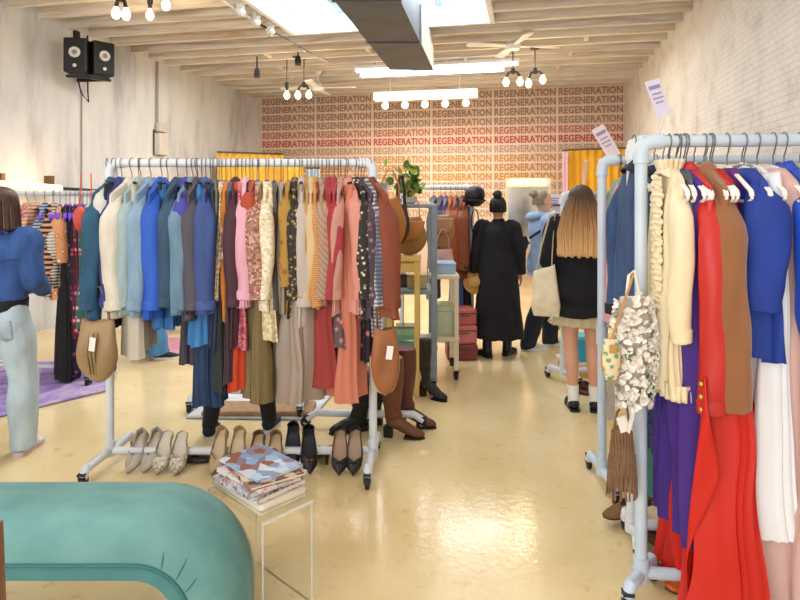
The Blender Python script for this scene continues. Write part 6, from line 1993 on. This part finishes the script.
s3.shoes(mat('#d9d4cf', 'noise', scale=20), mat('#f0eeea', 'noise', scale=20), h=.08, big=.008, sole=.028, name='sneaker', laces=wsock)
gh = mat('#a3917c', 'noise', col2='#7c6a58', scale=50, rough=0.5, bump=0.3, stretch=(2, 2, .6))
s3.hair_shell(gh, ext=1.535, open_=1.85, wave=.003, strands=46, width=.010)
s3.bun(gh, (0, -.115, 1.655), .045)
q = s3.t.location
t = thing('crossbody_bag', 'dark navy crossbody bag on the back of the hooded shopper', 'bag', (q.x, q.y, 0), s3.t.rotation_euler.z)
mnv = mat('#1c2440', 'noise', scale=14, rough=0.5)
hobo_ = MB().grid(lambda u, v: ((.13) * sgnp(math.cos(2 * PI * u), .6) * (1 - .2 * v), -.235 + .05 * sgnp(math.sin(2 * PI * u), .7) * math.sin(PI * (.15 + .7 * v)), 1.19 - .15 * v), 32, 12, wrap=True, cap0=True, cap1=True)
hobo_.build('bag_body', mnv, t, smooth=60)
MB().tube([(.12, -.20, 1.17), (.19, -.02, 1.30), (.13, .05, 1.44), (-.02, .17, 1.30), (-.19, .12, 1.10), (-.20, -.1, 1.1), (-.12, -.20, 1.12)], [(.004, .014)] * 7, 8, ref=(0, 0, 1)).build('strap', mnv, t)

# ---- denim jacket shopper, partly outside the frame
p = G(-1, 461)
s4 = Person('brown-bobbed shopper in denim jacket and pale jeans, seen from behind', p, away + R(8), 1.64, '#d9a88c',
            dict(ankL=(-.11, -.10, .085), ankR=(.095, .10, .085), kneeR=(.10, .09, .47), kneeL=(-.105, -.01, .47), elR=(.205, -.02, 1.13), wrR=(.17, .20, 1.02), haR=(-.2, .9, -.2), elL=(-.205, .0, 1.13), wrL=(-.16, .22, 1.06), haL=(.2, .9, 0)), head=(-6, 0))
mdj = D('#3a5c9a', '#2a4678')
s4.top('denim_jacket', mdj, e=.032, hem=.99, hemr=(.160, .128), sleeve_e=.030, nz=.012, seed=9)
MB().grid(lambda u, v: ((.158 - .004 * v) * math.cos(2 * PI * u), (.127 - .004 * v) * math.sin(2 * PI * u), 1.0 - .085 * v), 60, 4, wrap=True).build('waist_band', mat('#14141a', 'noise', scale=20), s4.t, smooth=80, solid=.012)
MB().tube([(.09 * math.cos(a), .075 * math.sin(a) - .008, 1.425 + .012 * math.cos(a * 2)) for a in [R(x) for x in range(0, 360, 20)]], [(.026, .012)] * 18, 8, closed=True, ref=(0, 0, 1)).build('collar', mdj, s4.t)
MB().tube([(-.17, -.125, 1.25), (0, -.150, 1.245), (.17, -.125, 1.25)], [.004] * 3, 6).build('yoke_seam', D('#2c4674', '#24396a'), s4.t)
jeans_ = s4.trousers('jeans', D('#c3d2da', '#aebfca'), e=.022, e2=.022, hem=.05, nz=.006)
for sx in (-1, 1):
    bpk = MB().grid(lambda u, v, sx=sx: (sx * (.075 + .055 * (2 * u - 1) * (1 - .25 * max(0, v - .6))), -.139 - .003 * math.sin(PI * u) + .032 * v, .885 - .12 * v - (.02 * (1 - abs(2 * u - 1)) if v > .95 else 0)), 10, 8).build('back_pocket', D('#b7c8d2', '#a6b8c4'), s4.t, smooth=80, solid=.004)
    md = bpk.modifiers.new('wrap', 'SHRINKWRAP'); md.target = jeans_; md.offset = .003
    bpk.modifiers.move(1, 0)
s4.shoes(mat('#e8dcdc', 'noise', col2='#d8c4c8', scale=14), mat('#d9c0c4', 'noise', scale=20), h=.08, big=.010, sole=.03, name='sneaker', laces=wsock)
bb = mat('#5c3a28', 'noise', col2='#3c2418', scale=50, rough=0.4, bump=0.3, stretch=(2, 2, .4))
s4.hair_shell(bb, ext=1.425, open_=.75, wave=.0035, strands=52, width=.024, flare=.012)

# ---- shopper hidden behind the long rack: only the legs show between the hems
c = (G(211, 437) + G(268, 430)) / 2
s5 = Person('shopper in black leggings and navy trainers standing behind the long rack', c, away, 1.64, '#c99a80',
            dict(ankL=(-.185, -.07, .085), kneeL=(-.15, -.02, .47), ankR=(.19, .05, .085), kneeR=(.15, .04, .47), dirL=(-.1, 1, 0), dirR=(.1, 1, 0)))
s5.top('jumper', mat('#2b2b30', 'noise', scale=10), e=.03, hem=.86, sleeve_e=.025, nz=.006, voxel=.014)
s5.trousers('leggings', mat('#18181b', 'noise', scale=10), e=.004, e2=.006, hem=.085, nz=.003)
s5.shoes(mat('#1c2436', 'noise', scale=14), mat('#e6e2dc', 'noise', scale=14), h=.11, big=.008, sole=.024, name='trainer', laces=m_black)
s5.hair_shell(dk, ext=1.46, wave=.003, strands=44, width=.012)
# ---- shopper in jeans farther back
c = G(155, 357)
s6 = Person('shopper in blue jeans and black skate shoes on the pink rug', c, away - R(75), 1.66, '#c99a80', dict(ankL=(-.09, -.06, .085), ankR=(.10, .05, .085)))
s6.top('sweatshirt', mat('#5a6a78', 'noise', scale=10), e=.04, hem=.84, sleeve_e=.035, nz=.008, voxel=.014)
s6.trousers('jeans', D('#5f97c8', '#4a80b2'), e=.03, e2=.03, hem=.05)
s6.shoes(mat('#1a1a1c', 'noise', scale=14), mat('#efece6', 'noise', scale=14), h=.075, big=.010, sole=.028, name='skate_shoe', laces=wsock)
s6.hair_shell(bb, ext=1.47, wave=.003, strands=44, width=.012)
# ================================================================ light and camera
w = bpy.data.worlds.new('day'); scene.world = w
w.use_nodes = True
bg = w.node_tree.nodes['Background']
bg.inputs['Color'].default_value = (0.82, 0.91, 1.0, 1)
bg.inputs['Strength'].default_value = 2.2

def area(name, loc, sx, sy, power, col, rot=(0, 0, 0)):
    l = bpy.data.lights.new(name, 'AREA')
    l.shape = 'RECTANGLE'; l.size = sx; l.size_y = sy
    l.energy = power; l.color = col
    o = bpy.data.objects.new(name, l)
    COL.objects.link(o)
    o.location = loc; o.rotation_euler = rot
    return o
area('skylight_daylight', ((SX0 + SX1) / 2, (SY0 + SY1) / 2, 3.99), 2.3, 2.6, 150, (0.93, 0.97, 1.0))
area('shop_window_fill', ((XL + XR) / 2, YF + 0.1, 2.0), 5.0, 2.6, 95, (0.98, 0.98, 1.0), (R(90), 0, 0))  # added area lamp, fill from the unseen shop window behind the camera
area('strip_light_glow', (-1.4, 9.35, 3.55), 2.6, 0.2, 28, (1.0, 0.97, 0.92))
area('second_strip_glow', (-1.55, 9.75, 3.55), 2.2, 0.2, 22, (1.0, 0.95, 0.88))
area('bulb_bar_glow', (P(425, 95, 10.9).x, P(425, 95, 10.9).y - 0.1, 3.2), 1.8, 0.2, 32, (1.0, 0.86, 0.66))
area('front_ceiling_fill', (-1.9, 1.2, 3.66), 6.8, 5.5, 100, (1.0, 0.97, 0.94))  # added fill lamp over the front of the shop, no fixture behind it
area('back_ceiling_fill', (-2.0, 8.2, 3.6), 6.5, 2.0, 55, (1.0, 0.94, 0.84))  # added fill lamp to brighten the rear of the shop, not a fixture
def point(name, loc, power, col, r=0.08):
    l = bpy.data.lights.new(name, 'POINT'); l.energy = power; l.color = col; l.shadow_soft_size = r
    o = bpy.data.objects.new(name, l); COL.objects.link(o); o.location = loc
point('wall_lamp_glow', (XL + 0.35, tl.y, tl.z + 0.12), 5, (1.0, 0.55, 0.25), 0.1)
point('twin_bulb_glow', P(524, 88, 8.6), 12, (1.0, 0.8, 0.55))
point('near_bulb_glow', P(140, 20, 6.3), 12, (1.0, 0.8, 0.55))
point('far_bulb_glow', P(300, 102, 9.2), 10, (1.0, 0.8, 0.55))

cam = bpy.data.cameras.new('camera')
cam.sensor_width = 36
cam.lens = 36 * F / 800
cam.shift_y = -100 / 800
cam.clip_end = 100
co = bpy.data.objects.new('camera', cam)
COL.objects.link(co)
co.location = (0, 0, H)
co.rotation_euler = (R(90), 0, TH)
scene.camera = co
scene.view_settings.view_transform = 'Standard'
scene.view_settings.look = 'None'
scene.view_settings.exposure = 0.16
